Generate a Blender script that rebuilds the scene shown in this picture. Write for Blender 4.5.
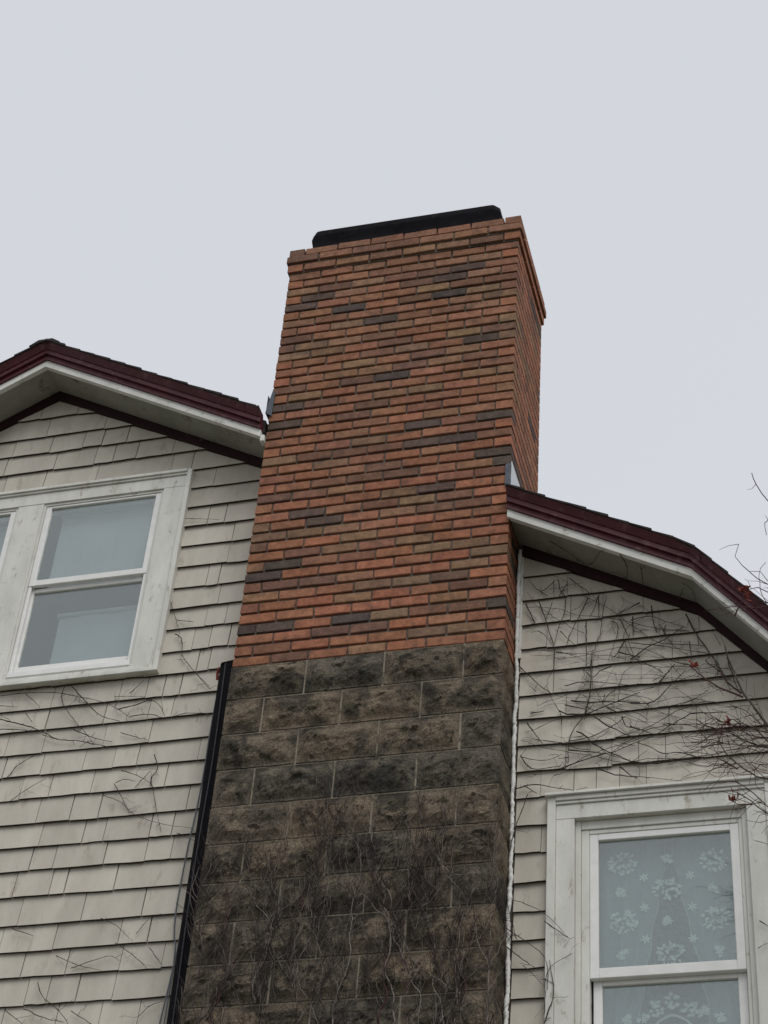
import bpy, bmesh, math, random
from mathutils import Vector, Matrix, noise

for o in list(bpy.data.objects):
    bpy.data.objects.remove(o)
SC = bpy.context.scene
COL = SC.collection
R = random.Random(7)
Z0 = 7.557           # height of the brickwork's lowest bed joint above the ground

# ------------------------------------------------------------------ camera
cam_d = bpy.data.cameras.new('camera')
cam = bpy.data.objects.new('camera', cam_d)
COL.objects.link(cam)
cam_d.sensor_fit = 'VERTICAL'
cam_d.sensor_height = 24.0
cam_d.lens = 1979.17 * 24.0 / 1024.0
cam_d.clip_start = 0.1
cam_d.clip_end = 2000.0
cr = Vector((0.9652737515515759, 0.2524251939629042, 0.067291203127426))
cu = Vector((0.11753922916867048, -0.6496866975358102, 0.7510604001353336))
cf = Vector((-0.23330476671508682, 0.7170695339350311, 0.6567953785846975))
mw = Matrix((cr, cu, -cf)).transposed().to_4x4()
mw.translation = Vector((3.18434, -7.53145, -5.95656 + Z0))
cam.matrix_world = mw
SC.camera = cam

# ------------------------------------------------------------------ sky and sun (even, pale overcast)
SUN_EL, SUN_AZ = math.radians(53), math.radians(146)
world = bpy.data.worlds.new('World')
SC.world = world
world.use_nodes = True
wn, wl = world.node_tree.nodes, world.node_tree.links
wn.clear()
sky = wn.new('ShaderNodeTexSky')
sky.sky_type = 'NISHITA'
sky.sun_disc = False
sky.sun_elevation = SUN_EL
sky.sun_rotation = SUN_AZ
sky.dust_density = 4.0
tc = wn.new('ShaderNodeTexCoord')
cn = wn.new('ShaderNodeTexNoise')
cn.inputs['Scale'].default_value = 1.6
cn.inputs['Detail'].default_value = 4.0
rp = wn.new('ShaderNodeValToRGB')
rp.color_ramp.elements[0].position = 0.25
rp.color_ramp.elements[0].color = (5.88, 6.10, 6.50, 1)
rp.color_ramp.elements[1].position = 0.8
rp.color_ramp.elements[1].color = (6.22, 6.42, 6.78, 1)
mx = wn.new('ShaderNodeMixRGB')
mx.inputs[0].default_value = 0.93          # cloud cover
bg = wn.new('ShaderNodeBackground')
bg.inputs['Strength'].default_value = 0.1
wo = wn.new('ShaderNodeOutputWorld')
wl.new(tc.outputs['Generated'], cn.inputs['Vector'])
wl.new(cn.outputs['Fac'], rp.inputs[0])
wl.new(sky.outputs[0], mx.inputs[1])
wl.new(rp.outputs[0], mx.inputs[2])
wl.new(mx.outputs[0], bg.inputs['Color'])
wl.new(bg.outputs[0], wo.inputs['Surface'])

sun_d = bpy.data.lights.new('sun', 'SUN')
sun_d.energy = 1.4
sun_d.angle = math.radians(40)
sun_d.color = (1.0, 0.97, 0.92)
sun = bpy.data.objects.new('sun', sun_d)
COL.objects.link(sun)
sd = Vector((math.sin(SUN_AZ) * math.cos(SUN_EL), math.cos(SUN_AZ) * math.cos(SUN_EL), math.sin(SUN_EL)))
sun.rotation_euler = (-sd).to_track_quat('-Z', 'Y').to_euler()
sun.location = (0, -6, 14)

SC.view_settings.view_transform = 'Standard'
SC.view_settings.look = 'None'
SC.view_settings.exposure = 0.2
SC.view_settings.gamma = 1.0
SC.view_settings.use_curve_mapping = False
SC.render.engine = 'CYCLES'
SC.cycles.transparent_max_bounces = 16
SC.cycles.max_bounces = 6
SC.render.resolution_x, SC.render.resolution_y = 768, 1024

# ------------------------------------------------------------------ measured data (metres; x along the wall, z up)
RIGHT_VINES = [[[1.471,0.376],[1.494,0.318],[1.522,0.238]],[[1.537,0.389],[1.565,0.297],[1.588,0.208],[1.615,0.107],[1.622,0.022],[1.617,-0.059]],[[1.607,0.369],[1.582,0.284],[1.574,0.264]],[[1.615,0.512],[1.545,0.455],[1.482,0.531]],[[1.615,0.512],[1.614,0.401]],[[1.545,0.455],[1.581,0.416]],[[1.637,0.515],[1.65,0.44],[1.673,0.404],[1.669,0.294],[1.652,0.242],[1.617,0.107]],[[1.685,0.48],[1.633,0.398]],[[1.694,0.518],[1.755,0.453],[1.795,0.409],[1.799,0.342]],[[1.79,0.376],[1.764,0.303],[1.713,0.191],[1.688,0.109]],[[1.842,0.38],[1.816,0.285],[1.799,0.255]],[[1.885,0.369],[1.863,0.247],[1.85,0.13],[1.82,0.039],[1.811,-0.044]],[[1.847,0.38],[1.846,0.227],[1.859,0.215]],[[1.531,0.199],[1.571,0.167],[1.602,0.109]],[[1.653,0.177],[1.692,0.119],[1.722,0.088]],[[2.054,0.307],[1.945,0.257]],[[1.953,0.218],[1.969,0.168],[1.994,0.101]],[[2.017,0.226],[2.015,0.109]],[[1.914,0.207],[1.944,0.161],[1.891,-0.043]],[[1.976,0.082],[1.942,0.013],[1.908,-0.025]],[[1.942,0.013],[2.048,-0.032]],[[1.628,0.047],[1.735,0.023]],[[1.782,0.225],[1.782,-0.05]],[[1.993,0.069],[2.017,-0.017]],[[1.441,-0.007],[1.502,-0.083],[1.554,-0.146],[1.606,-0.198]],[[1.673,-0.16],[1.74,-0.153],[1.824,-0.158],[1.923,-0.178],[2.045,-0.205]],[[1.807,-0.021],[1.803,-0.176],[1.786,-0.295],[1.765,-0.363],[1.724,-0.418],[1.696,-0.494],[1.696,-0.611]],[[1.908,-0.075],[1.849,-0.089],[1.815,-0.126],[1.765,-0.073]],[[1.673,-0.272],[1.773,-0.314]],[[1.649,-0.31],[1.691,-0.335],[1.773,-0.344],[1.84,-0.322],[2.045,-0.245]],[[1.707,-0.256],[1.782,-0.275],[1.922,-0.286],[2.044,-0.305]],[[1.7,-0.494],[1.798,-0.476],[1.905,-0.428],[1.971,-0.377]],[[1.823,-0.37],[1.905,-0.438],[2.017,-0.514]],[[1.732,-0.439],[1.774,-0.463],[1.814,-0.517],[1.887,-0.573],[1.999,-0.643]],[[1.66,-0.645],[1.741,-0.615],[1.855,-0.589],[1.92,-0.576],[2.04,-0.531]],[[1.462,-0.557],[1.578,-0.588],[1.667,-0.564]],[[1.461,-0.547],[1.521,-0.631],[1.66,-0.626]],[[1.7,-0.548],[1.782,-0.557],[1.879,-0.582]],[[1.628,-0.68],[1.685,-0.667]],[[1.83,-0.663],[1.918,-0.706],[2.022,-0.73]],[[1.943,-0.665],[1.998,-0.728]],[[1.491,-0.362],[1.568,-0.49]],[[1.506,-0.303],[1.573,-0.296]],[[1.954,-0.375],[1.978,-0.437],[2.041,-0.454]],[[1.441,-0.738],[1.539,-0.728],[1.726,-0.776]],[[1.482,-0.723],[1.548,-0.777]],[[1.873,-0.235],[1.856,-0.314]],[[1.885,-0.317],[1.938,-0.353]],[[2.003,0.208],[2.102,0.218],[2.181,0.173],[2.286,0.12]],[[2.112,0.285],[2.115,0.193],[2.135,0.111]],[[2.28,0.205],[2.312,0.111],[2.369,-0.008],[2.433,-0.147],[2.478,-0.284]],[[2.145,0.166],[2.221,0.011],[2.289,-0.063],[2.345,-0.179],[2.402,-0.271]],[[2.001,0.062],[2.133,0.033],[2.264,-0.016],[2.385,-0.054]],[[1.999,-0.038],[2.089,0.028],[2.169,0.062],[2.269,0.127]],[[2.292,0.035],[2.298,-0.065]],[[2.181,0.15],[2.17,0.096],[2.204,0.024]],[[2.47,-0.086],[2.491,-0.197],[2.512,-0.284]],[[2.366,-0.095],[2.407,-0.143],[2.481,-0.217]],[[2.128,-0.206],[2.218,-0.098]],[[1.99,-0.642],[2.117,-0.661],[2.286,-0.648],[2.303,-0.645],[2.228,-0.617],[2.144,-0.608],[2.077,-0.56],[2.026,-0.534]],[[1.989,-0.723],[2.107,-0.745],[2.248,-0.779]],[[1.995,-0.3],[2.082,-0.315],[2.135,-0.284],[2.197,-0.217],[2.269,-0.14]],[[2.286,-0.397],[2.199,-0.449],[2.104,-0.501],[1.992,-0.54]],[[1.993,-0.437],[2.096,-0.49]],[[2.124,-0.357],[2.28,-0.323],[2.368,-0.269]],[[2.107,-0.35],[2.211,-0.346],[2.341,-0.309]],[[2.286,-0.397],[2.456,-0.406]],[[2.111,-0.185],[2.19,-0.141]],[[2.148,-0.444],[2.419,-0.474]],[[2.31,-0.431],[2.359,-0.478],[2.426,-0.506]]]
WINDOW_VINES = [[[1.507,-0.786],[1.436,-1.037],[1.417,-1.303],[1.474,-1.565]],[[1.443,-1.343],[1.595,-1.429],[1.711,-1.565],[1.735,-1.558]],[[1.595,-1.465],[1.702,-1.555]],[[1.602,-1.925],[1.615,-1.718],[1.727,-1.637]],[[1.602,-1.967],[1.64,-1.824],[1.622,-1.665]],[[1.346,-1.446],[1.448,-1.509],[1.598,-1.646],[1.616,-1.805]],[[1.399,-1.56],[1.533,-1.677],[1.599,-1.717]],[[1.501,-1.674],[1.6,-1.787]],[[2.546,-1.54],[2.58,-1.569]],[[2.552,-1.139],[2.604,-1.162]],[[2.53,-1.67],[2.575,-1.647]]]
LEFT_VINES = [[[-1.399,0.142],[-1.251,0.142],[-1.082,0.127],[-0.918,0.075],[-0.754,0.011],[-0.615,-0.091]],[[-0.992,0.161],[-0.894,0.05],[-0.8,-0.048],[-0.738,-0.082],[-0.677,-0.105]],[[-1.031,0.166],[-1.038,0.1],[-0.999,0.018],[-0.917,-0.089],[-0.833,-0.184],[-0.797,-0.231]],[[-1.365,-0.017],[-1.218,-0.071],[-1.112,-0.121],[-1.005,-0.181],[-0.876,-0.211],[-0.726,-0.259]],[[-1.351,-0.084],[-1.252,-0.095],[-1.16,-0.121]],[[-1.098,-0.144],[-1.003,-0.187]],[[-0.928,-0.131],[-0.793,-0.199],[-0.693,-0.231]],[[-1.248,-0.393],[-1.205,-0.324],[-1.12,-0.275]],[[-1.198,-0.541],[-1.1,-0.47],[-1.024,-0.426]],[[-1.385,0.074],[-1.283,0.057]],[[-1.225,0.011],[-1.172,-0.06]],[[-1.25,0.136],[-1.154,0.047]],[[-0.727,0.062],[-0.549,0.035]],[[-0.645,0.064],[-0.577,0.151]],[[-0.293,0.164],[-0.197,0.046]],[[-0.691,-0.03],[-0.602,-0.011],[-0.514,0.008],[-0.456,-0.04],[-0.422,-0.102]],[[-0.612,-0.08],[-0.5,-0.081],[-0.425,-0.113],[-0.307,-0.097],[-0.175,-0.118]],[[-0.656,-0.178],[-0.581,-0.21],[-0.495,-0.242]],[[-0.44,-0.343],[-0.412,-0.429],[-0.437,-0.493],[-0.397,-0.627],[-0.335,-0.813]],[[-0.611,-0.42],[-0.521,-0.457],[-0.433,-0.515]],[[-0.638,-0.494],[-0.579,-0.588],[-0.525,-0.679]],[[-0.52,-0.528],[-0.445,-0.437]],[[-0.628,-0.495],[-0.587,-0.478],[-0.525,-0.495]],[[-0.68,-0.567],[-0.585,-0.609],[-0.493,-0.693],[-0.348,-0.76],[-0.179,-0.802]],[[-0.252,-0.821],[-0.15,-0.877]],[[-0.44,-0.471],[-0.43,-0.537],[-0.379,-0.553]],[[-1.034,-1.291],[-0.914,-1.338]],[[-0.573,-1.275],[-0.482,-1.321],[-0.411,-1.389]],[[-0.776,-1.455],[-0.651,-1.513],[-0.525,-1.553]],[[-0.684,-1.529],[-0.571,-1.494],[-0.491,-1.476],[-0.438,-1.51]],[[-0.479,-1.408],[-0.384,-1.477],[-0.295,-1.557]],[[-0.294,-1.453],[-0.222,-1.544]],[[-0.839,-1.592],[-0.801,-1.667],[-0.717,-1.733],[-0.642,-1.82]],[[-0.884,-1.728],[-0.779,-1.777],[-0.668,-1.807]],[[-0.643,-1.75],[-0.603,-1.776],[-0.524,-1.827]],[[-0.297,-1.807],[-0.248,-1.751],[-0.182,-1.732]],[[-0.379,-1.366],[-0.32,-1.283],[-0.262,-1.275]],[[-0.979,-1.728],[-0.874,-1.805]],[[-0.458,0.536],[-0.347,0.505]],[[-0.444,0.438],[-0.405,0.402],[-0.382,0.289]],[[-0.389,0.29],[-0.3,0.171],[-0.193,0.052]],[[-0.505,0.672],[-0.417,0.435]],[[-0.5,1.263],[-0.351,1.24],[-0.293,1.222]]]
TREE = [[[[2.677,-0.865],[2.628,-0.783],[2.578,-0.689],[2.544,-0.586],[2.53,-0.544],[2.52,-0.482]],-0.3,0.0075],[[[2.578,-0.699],[2.508,-0.671],[2.445,-0.634],[2.344,-0.531]],-0.3,0.004],[[[2.571,-0.678],[2.51,-0.622],[2.474,-0.537],[2.459,-0.495]],-0.3,0.004],[[[2.678,-1.061],[2.583,-1.027],[2.523,-0.997],[2.417,-0.957]],-0.42,0.005],[[[2.676,-0.991],[2.62,-0.919],[2.55,-0.921],[2.473,-0.917]],-0.36,0.005],[[[2.666,-1.193],[2.601,-1.172],[2.542,-1.13],[2.499,-1.079],[2.472,-1.002]],-0.38,0.005],[[[2.542,-1.13],[2.483,-1.096],[2.423,-1.066]],-0.38,0.003],[[[2.663,-1.376],[2.609,-1.318],[2.544,-1.267]],-0.45,0.004],[[[2.655,-1.406],[2.599,-1.356],[2.549,-1.325]],-0.45,0.005],[[[2.669,-1.183],[2.618,-1.169]],-0.4,0.003],[[[2.673,-0.996],[2.544,-0.992],[2.452,-0.982],[2.35,-0.989]],-0.34,0.003],[[[2.582,-0.915],[2.537,-0.872],[2.513,-0.879]],-0.36,0.003],[[[2.649,-0.866],[2.59,-0.802],[2.521,-0.775]],-0.32,0.0035],[[[2.519,-0.918],[2.457,-0.93],[2.394,-0.942]],-0.36,0.0028],[[[2.681,-0.973],[2.571,-0.923],[2.492,-0.942],[2.423,-0.935]],-0.4,0.003],[[[2.68,-1.001],[2.598,-0.982],[2.508,-0.935],[2.455,-0.91]],-0.4,0.003],[[[2.618,-1.259],[2.666,-1.308]],-0.44,0.003],[[[2.599,-1.356],[2.539,-1.364],[2.51,-1.348]],-0.45,0.0025],[[[2.766,0.262],[2.743,0.296],[2.718,0.337],[2.705,0.393]],-0.5,0.004],[[[2.759,0.142],[2.745,0.109],[2.746,0.038],[2.751,0.001]],-0.5,0.003],[[[2.736,-0.239],[2.671,-0.184],[2.63,-0.144],[2.605,-0.1],[2.625,-0.05]],-0.5,0.0035],[[[2.738,-0.216],[2.707,-0.178],[2.663,-0.183]],-0.5,0.003],[[[2.722,-0.282],[2.645,-0.294],[2.592,-0.298],[2.476,-0.316]],-0.4,0.0035],[[[2.727,-0.203],[2.686,-0.186],[2.623,-0.211]],-0.4,0.004],[[[2.573,-0.318],[2.602,-0.265],[2.632,-0.201]],-0.4,0.003],[[[2.724,-0.259],[2.665,-0.24],[2.612,-0.255]],-0.4,0.003],[[[2.697,-0.188],[2.736,-0.124]],-0.5,0.0025]]
LEAVES = [[2.365,-0.514,-0.34],[2.509,-0.858,-0.36],[2.53,-1.321,-0.45],[2.622,-0.19,-0.42],[2.639,-0.216,-0.42]]
SOFFIT_R = [[[1.615,0.06,0.665],[1.695,0.101,0.619],[1.773,0.157,0.574],[1.818,0.147,0.548],[1.884,0.019,0.511],[1.901,-0.003,0.501]],[[1.994,-0.024,0.448],[2.014,0.059,0.436],[1.994,0.178,0.448]],[[1.881,0.183,0.512],[1.957,0.143,0.469],[1.995,0.171,0.447]],[[1.749,0.142,0.588],[1.781,0.16,0.57]],[[2.206,0.245,0.327],[2.23,0.269,0.313],[2.322,0.24,0.261]],[[2.241,0.219,0.307],[2.291,0.084,0.278]],[[2.288,0.043,0.28],[2.334,0.089,0.254],[2.333,0.219,0.254]],[[2.09,0.02,0.393],[2.075,0.2,0.402]]]
SOFFIT_L = [[[-0.505,0.051,1.877],[-0.591,0.213,1.926]],[[-0.497,0.206,1.872],[-0.42,0.14,1.828],[-0.309,0.117,1.764],[-0.209,0.157,1.707],[-0.138,0.209,1.666]],[[-0.299,-0.019,1.758],[-0.229,0.034,1.719],[-0.193,0.092,1.698]],[[-0.193,0.002,1.698],[-0.182,0.063,1.692]]]
JOINT_L = [[-1.095,0.145],[-1.1,-0.009],[-0.773,-0.035],[-1.301,-0.16],[-1.09,-0.172],[-1.284,-0.311],[-1.071,-0.312],[-0.837,-0.316],[-1.16,-0.428],[-0.997,-0.466],[-0.767,-0.448],[-0.709,0.148],[-0.56,0.118],[-0.463,0.118],[-0.369,0.107],[-0.525,-0.039],[-0.395,-0.031],[-0.748,-0.164],[-0.495,-0.169],[-0.672,-0.286],[-0.541,-0.323],[-0.209,-0.325],[-0.368,-0.452],[-0.229,-0.607],[-0.404,-0.729],[-0.287,-0.74],[-0.407,-0.866],[-0.274,-0.857],[-1.036,-0.611],[-0.854,-0.62],[-0.699,-0.618],[-0.994,-0.742],[-0.763,-0.755],[-0.649,-0.749],[-1.021,-0.881],[-0.892,-0.893],[-0.623,-0.875],[-1.078,-0.983],[-0.884,-1.032],[-0.805,-1.031],[-1.018,-1.189],[-0.686,-1.202],[-0.375,-1.202],[-0.805,-1.321],[-0.472,-1.321],[-0.323,-1.32],[-0.945,-1.474],[-0.716,-1.472],[-0.443,-1.46],[-0.231,-1.457],[-0.896,-1.625],[-0.785,-1.614],[-0.637,-1.606],[-0.452,-1.618],[-0.993,-1.74],[-0.718,-1.745],[-0.498,-1.759],[-0.307,-1.759],[-0.372,1.289],[-0.271,1.3],[-0.208,1.151],[-0.217,0.998],[-0.25,0.852],[-0.32,0.846],[-0.232,0.709],[-0.289,0.563],[-0.176,0.564],[-0.341,0.411],[-0.247,0.399],[-0.137,0.416],[-0.295,0.264],[-0.23,0.272],[-1.516,2.177],[-1.142,2.146],[-1.714,2.028],[-1.468,2.014],[-1.26,2.013],[-1.738,1.879],[-1.415,1.88],[-1.161,1.878],[-1.714,1.739],[-1.458,1.738],[-1.124,1.763],[-0.655,1.74],[-0.529,1.75]]
JOINT_R = [[1.658,-0.425],[1.679,-0.535],[1.559,-0.715],[1.719,-0.713],[1.826,-0.714],[1.937,-0.716],[2.441,-0.754],[2.064,-0.745]]
DARK = [[39,1],[37,2],[35,3],[38,0],[39,5],[40,5],[37,5],[31,6],[28,3],[26,0],[22,4],[22,6],[20,4],[20,5],[18,6],[24,0],[14,1],[13,2],[15,5],[9,1],[8,0],[3,3],[3,1]]
BROWN = [[33,3],[26,1],[24,2],[34,0],[29,4],[18,3],[17,3],[14,3],[13,5],[10,1],[6,5],[5,6],[2,2],[2,3],[3,6]]
OLIVE = [[38,4],[31,4],[35,2],[33,1],[32,1],[38,4],[6,4],[8,6],[9,6],[7,6],[3,4],[1,5],[1,6],[14,4],[15,4],[6,3],[12,1],[12,0],[11,3],[20,0]]
CABLE = [[[-0.149,0.002],[-0.156,-0.249],[-0.157,-0.459],[-0.165,-0.685],[-0.181,-0.914]],[[-0.192,-1.258],[-0.179,-1.409],[-0.162,-1.545]]]
FL_BIG = [[1.93,-1.125],[2.349,-1.14],[2.132,-1.273],[1.931,-1.427],[2.345,-1.439],[2.137,-1.599]]
FL_MED = [[2.131,-1.121],[1.928,-1.272],[2.347,-1.286],[2.137,-1.44],[1.924,-1.583],[2.352,-1.604],[2.268,-1.888],[2.347,-1.912],[2.016,-1.911],[1.934,-1.906]]
FL_SMALL = [[2.027,-1.205],[2.238,-1.212],[2.028,-1.361],[2.243,-1.373],[2.031,-1.521],[2.24,-1.532]]
FL_ROSE = [[2.067,-1.86],[2.14,-1.83],[2.215,-1.87]]
FL_ARCH = [[2.051,-1.962],[2.079,-1.925],[2.138,-1.897],[2.2,-1.927],[2.229,-1.968]]

# ------------------------------------------------------------------ helpers
def empty(name, loc, label, cat, group=None):
    o = bpy.data.objects.new(name, None)
    COL.objects.link(o)
    o.location = loc
    o.empty_display_size = 0.2
    o['label'] = label
    o['category'] = cat
    if group:
        o['group'] = group
    return o

def adopt(o, parent):
    if parent is None:
        return
    o.parent = parent
    if parent.type == 'EMPTY':
        o.matrix_parent_inverse = Matrix.Translation(-Vector(parent.location))

def link(name, me, mat, parent=None, kind=None, loc=None, rot=None):
    o = bpy.data.objects.new(name, me)
    COL.objects.link(o)
    if mat is not None and len(me.materials) == 0:
        me.materials.append(mat)
    if loc is not None:
        o.location = loc
    if rot is not None:
        o.rotation_euler = rot
    adopt(o, parent)
    if kind:
        o['kind'] = kind
    return o

class MB:
    """collects polygons; build() links them as one mesh object"""
    def __init__(s):
        s.v, s.f, s.c = [], [], []
    def add(s, verts, faces, col=None):
        n = len(s.v)
        s.v += [tuple(p) for p in verts]
        s.f += [tuple(i + n for i in f) for f in faces]
        if col is not None:
            s.c += [col] * len(faces)
    def box(s, x0, x1, y0, y1, z0, z1, col=None):
        s.add([(x0, y0, z0), (x1, y0, z0), (x1, y1, z0), (x0, y1, z0), (x0, y0, z1), (x1, y0, z1), (x1, y1, z1), (x0, y1, z1)],
              [(0, 3, 2, 1), (4, 5, 6, 7), (0, 1, 5, 4), (1, 2, 6, 5), (2, 3, 7, 6), (3, 0, 4, 7)], col)
    def prism(s, poly, y0, y1, col=None):
        """poly: XZ points, counter-clockwise seen from -y; y0 < y1, each a number or a function of z"""
        n = len(poly)
        fa = y0 if callable(y0) else (lambda z: y0)
        fb = y1 if callable(y1) else (lambda z: y1)
        vs = [(x, fa(z), z) for x, z in poly] + [(x, fb(z), z) for x, z in poly]
        fs = [tuple(range(n)), tuple(range(2 * n - 1, n - 1, -1))]
        fs += [((i + 1) % n, i, i + n, (i + 1) % n + n) for i in range(n)]
        s.add(vs, fs, col)
    def tube(s, pts, r0, r1, sides=4, wob=0.0):
        P = [Vector(p) for p in pts]
        n = len(P)
        if n < 2:
            return
        base = len(s.v)
        up = Vector((0.13, 0.97, 0.2))
        for i, p in enumerate(P):
            t = (P[min(i + 1, n - 1)] - P[max(i - 1, 0)])
            t = t.normalized() if t.length > 1e-9 else Vector((0, 0, 1))
            a = t.cross(up)
            if a.length < 1e-4:
                a = t.cross(Vector((1, 0, 0)))
            a.normalize()
            b = t.cross(a)
            r = (r0 + (r1 - r0) * i / (n - 1)) * (1 + (R.uniform(-wob, wob) if wob else 0))
            for k in range(sides):
                q = 2 * math.pi * k / sides
                s.v.append(tuple(p + (a * math.cos(q) + b * math.sin(q)) * r))
        for i in range(n - 1):
            for k in range(sides):
                k2 = (k + 1) % sides
                s.f.append((base + i * sides + k, base + i * sides + k2, base + (i + 1) * sides + k2, base + (i + 1) * sides + k))
        s.f.append(tuple(base + k for k in range(sides))[::-1])
        s.f.append(tuple(base + (n - 1) * sides + k for k in range(sides)))
    def mesh(s, name):
        me = bpy.data.meshes.new(name)
        me.from_pydata(s.v, [], s.f)
        bm = bmesh.new()
        bm.from_mesh(me)
        bmesh.ops.recalc_face_normals(bm, faces=bm.faces)
        bm.to_mesh(me)
        bm.free()
        if s.c:
            at = me.color_attributes.new('tone', 'FLOAT_COLOR', 'CORNER')
            for p, c in zip(me.polygons, s.c):
                for li in p.loop_indices:
                    at.data[li].color = (c[0], c[1], c[2], 1)
        return me
    def build(s, name, mat, parent=None, kind=None, bevel=0.0, smooth=False, seg=1):
        me = s.mesh(name)
        if bevel:
            bm = bmesh.new()
            bm.from_mesh(me)
            bmesh.ops.bevel(bm, geom=list(bm.edges), offset=bevel, segments=seg, affect='EDGES', profile=0.5, clamp_overlap=True)
            bm.to_mesh(me)
            bm.free()
        if smooth:
            for p in me.polygons:
                p.use_smooth = True
        return link(name, me, mat, parent, kind)

def smooth_path(pts, step=0.03, jit=0.0):
    """Catmull-Rom through the points, resampled, with a little natural wander"""
    P = [Vector(p) for p in pts]
    if len(P) < 2:
        return P
    Q = [P[0] * 2 - P[1]] + P + [P[-1] * 2 - P[-2]]
    out = []
    for i in range(1, len(Q) - 2):
        a, b, c, d = Q[i - 1], Q[i], Q[i + 1], Q[i + 2]
        n = max(1, int((c - b).length / step))
        for k in range(n):
            t = k / n
            p = 0.5 * ((2 * b) + (c - a) * t + (2 * a - 5 * b + 4 * c - d) * t * t + (3 * b - a - 3 * c + d) * t ** 3)
            if jit:
                p = p + Vector((R.gauss(0, jit), R.gauss(0, jit * 0.5), R.gauss(0, jit)))
            out.append(p)
    out.append(P[-1])
    return out

# ------------------------------------------------------------------ materials
def new_mat(name):
    m = bpy.data.materials.new(name)
    m.use_nodes = True
    nt = m.node_tree
    return m, nt, nt.nodes, nt.links, nt.nodes['Principled BSDF']

def weathered(name, c1, c2, scale=6.0, rough=0.7, bump=0.15, fine=60.0, stretch=(1, 1, 1), c3=None, s3=25.0, cut3=0.62, spec=0.3, dist=0.002, jitter=0.0):
    """two paint/mineral tones mixed by noise, an optional third tone in spots, and a fine bump"""
    m, nt, N, L, B = new_mat(name)
    geo = N.new('ShaderNodeNewGeometry')
    mp = N.new('ShaderNodeMapping')
    mp.inputs['Scale'].default_value = stretch
    L.new(geo.outputs['Position'], mp.inputs['Vector'])
    n1 = N.new('ShaderNodeTexNoise')
    n1.inputs['Scale'].default_value = scale
    n1.inputs['Detail'].default_value = 7
    n1.inputs['Roughness'].default_value = 0.62
    L.new(mp.outputs[0], n1.inputs['Vector'])
    r1 = N.new('ShaderNodeValToRGB')
    r1.color_ramp.elements[0].position = 0.32
    r1.color_ramp.elements[0].color = (*c1, 1)
    r1.color_ramp.elements[1].position = 0.68
    r1.color_ramp.elements[1].color = (*c2, 1)
    L.new(n1.outputs['Fac'], r1.inputs[0])
    out = r1.outputs[0]
    if c3 is not None:
        n3 = N.new('ShaderNodeTexNoise')
        n3.inputs['Scale'].default_value = s3
        n3.inputs['Detail'].default_value = 8
        n3.inputs['Roughness'].default_value = 0.7
        L.new(mp.outputs[0], n3.inputs['Vector'])
        r3 = N.new('ShaderNodeValToRGB')
        r3.color_ramp.elements[0].position = cut3 - 0.05
        r3.color_ramp.elements[1].position = cut3 + 0.06
        L.new(n3.outputs['Fac'], r3.inputs[0])
        mxx = N.new('ShaderNodeMixRGB')
        mxx.inputs[2].default_value = (*c3, 1)
        L.new(r3.outputs[0], mxx.inputs[0])
        L.new(out, mxx.inputs[1])
        out = mxx.outputs[0]
    if jitter:
        oi = N.new('ShaderNodeObjectInfo')
        mr = N.new('ShaderNodeMapRange')
        mr.inputs['To Min'].default_value = 1 - jitter
        mr.inputs['To Max'].default_value = 1 + jitter * 0.7
        L.new(oi.outputs['Random'], mr.inputs['Value'])
        hs = N.new('ShaderNodeHueSaturation')
        L.new(mr.outputs[0], hs.inputs['Value'])
        L.new(out, hs.inputs['Color'])
        out = hs.outputs[0]
    L.new(out, B.inputs['Base Color'])
    B.inputs['Roughness'].default_value = rough
    B.inputs['Specular IOR Level'].default_value = spec
    if bump:
        nb = N.new('ShaderNodeTexNoise')
        nb.inputs['Scale'].default_value = fine
        nb.inputs['Detail'].default_value = 6
        nb.inputs['Roughness'].default_value = 0.65
        L.new(mp.outputs[0], nb.inputs['Vector'])
        bp = N.new('ShaderNodeBump')
        bp.inputs['Strength'].default_value = bump
        bp.inputs['Distance'].default_value = dist
        L.new(nb.outputs['Fac'], bp.inputs['Height'])
        L.new(bp.outputs[0], B.inputs['Normal'])
    return m

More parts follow.
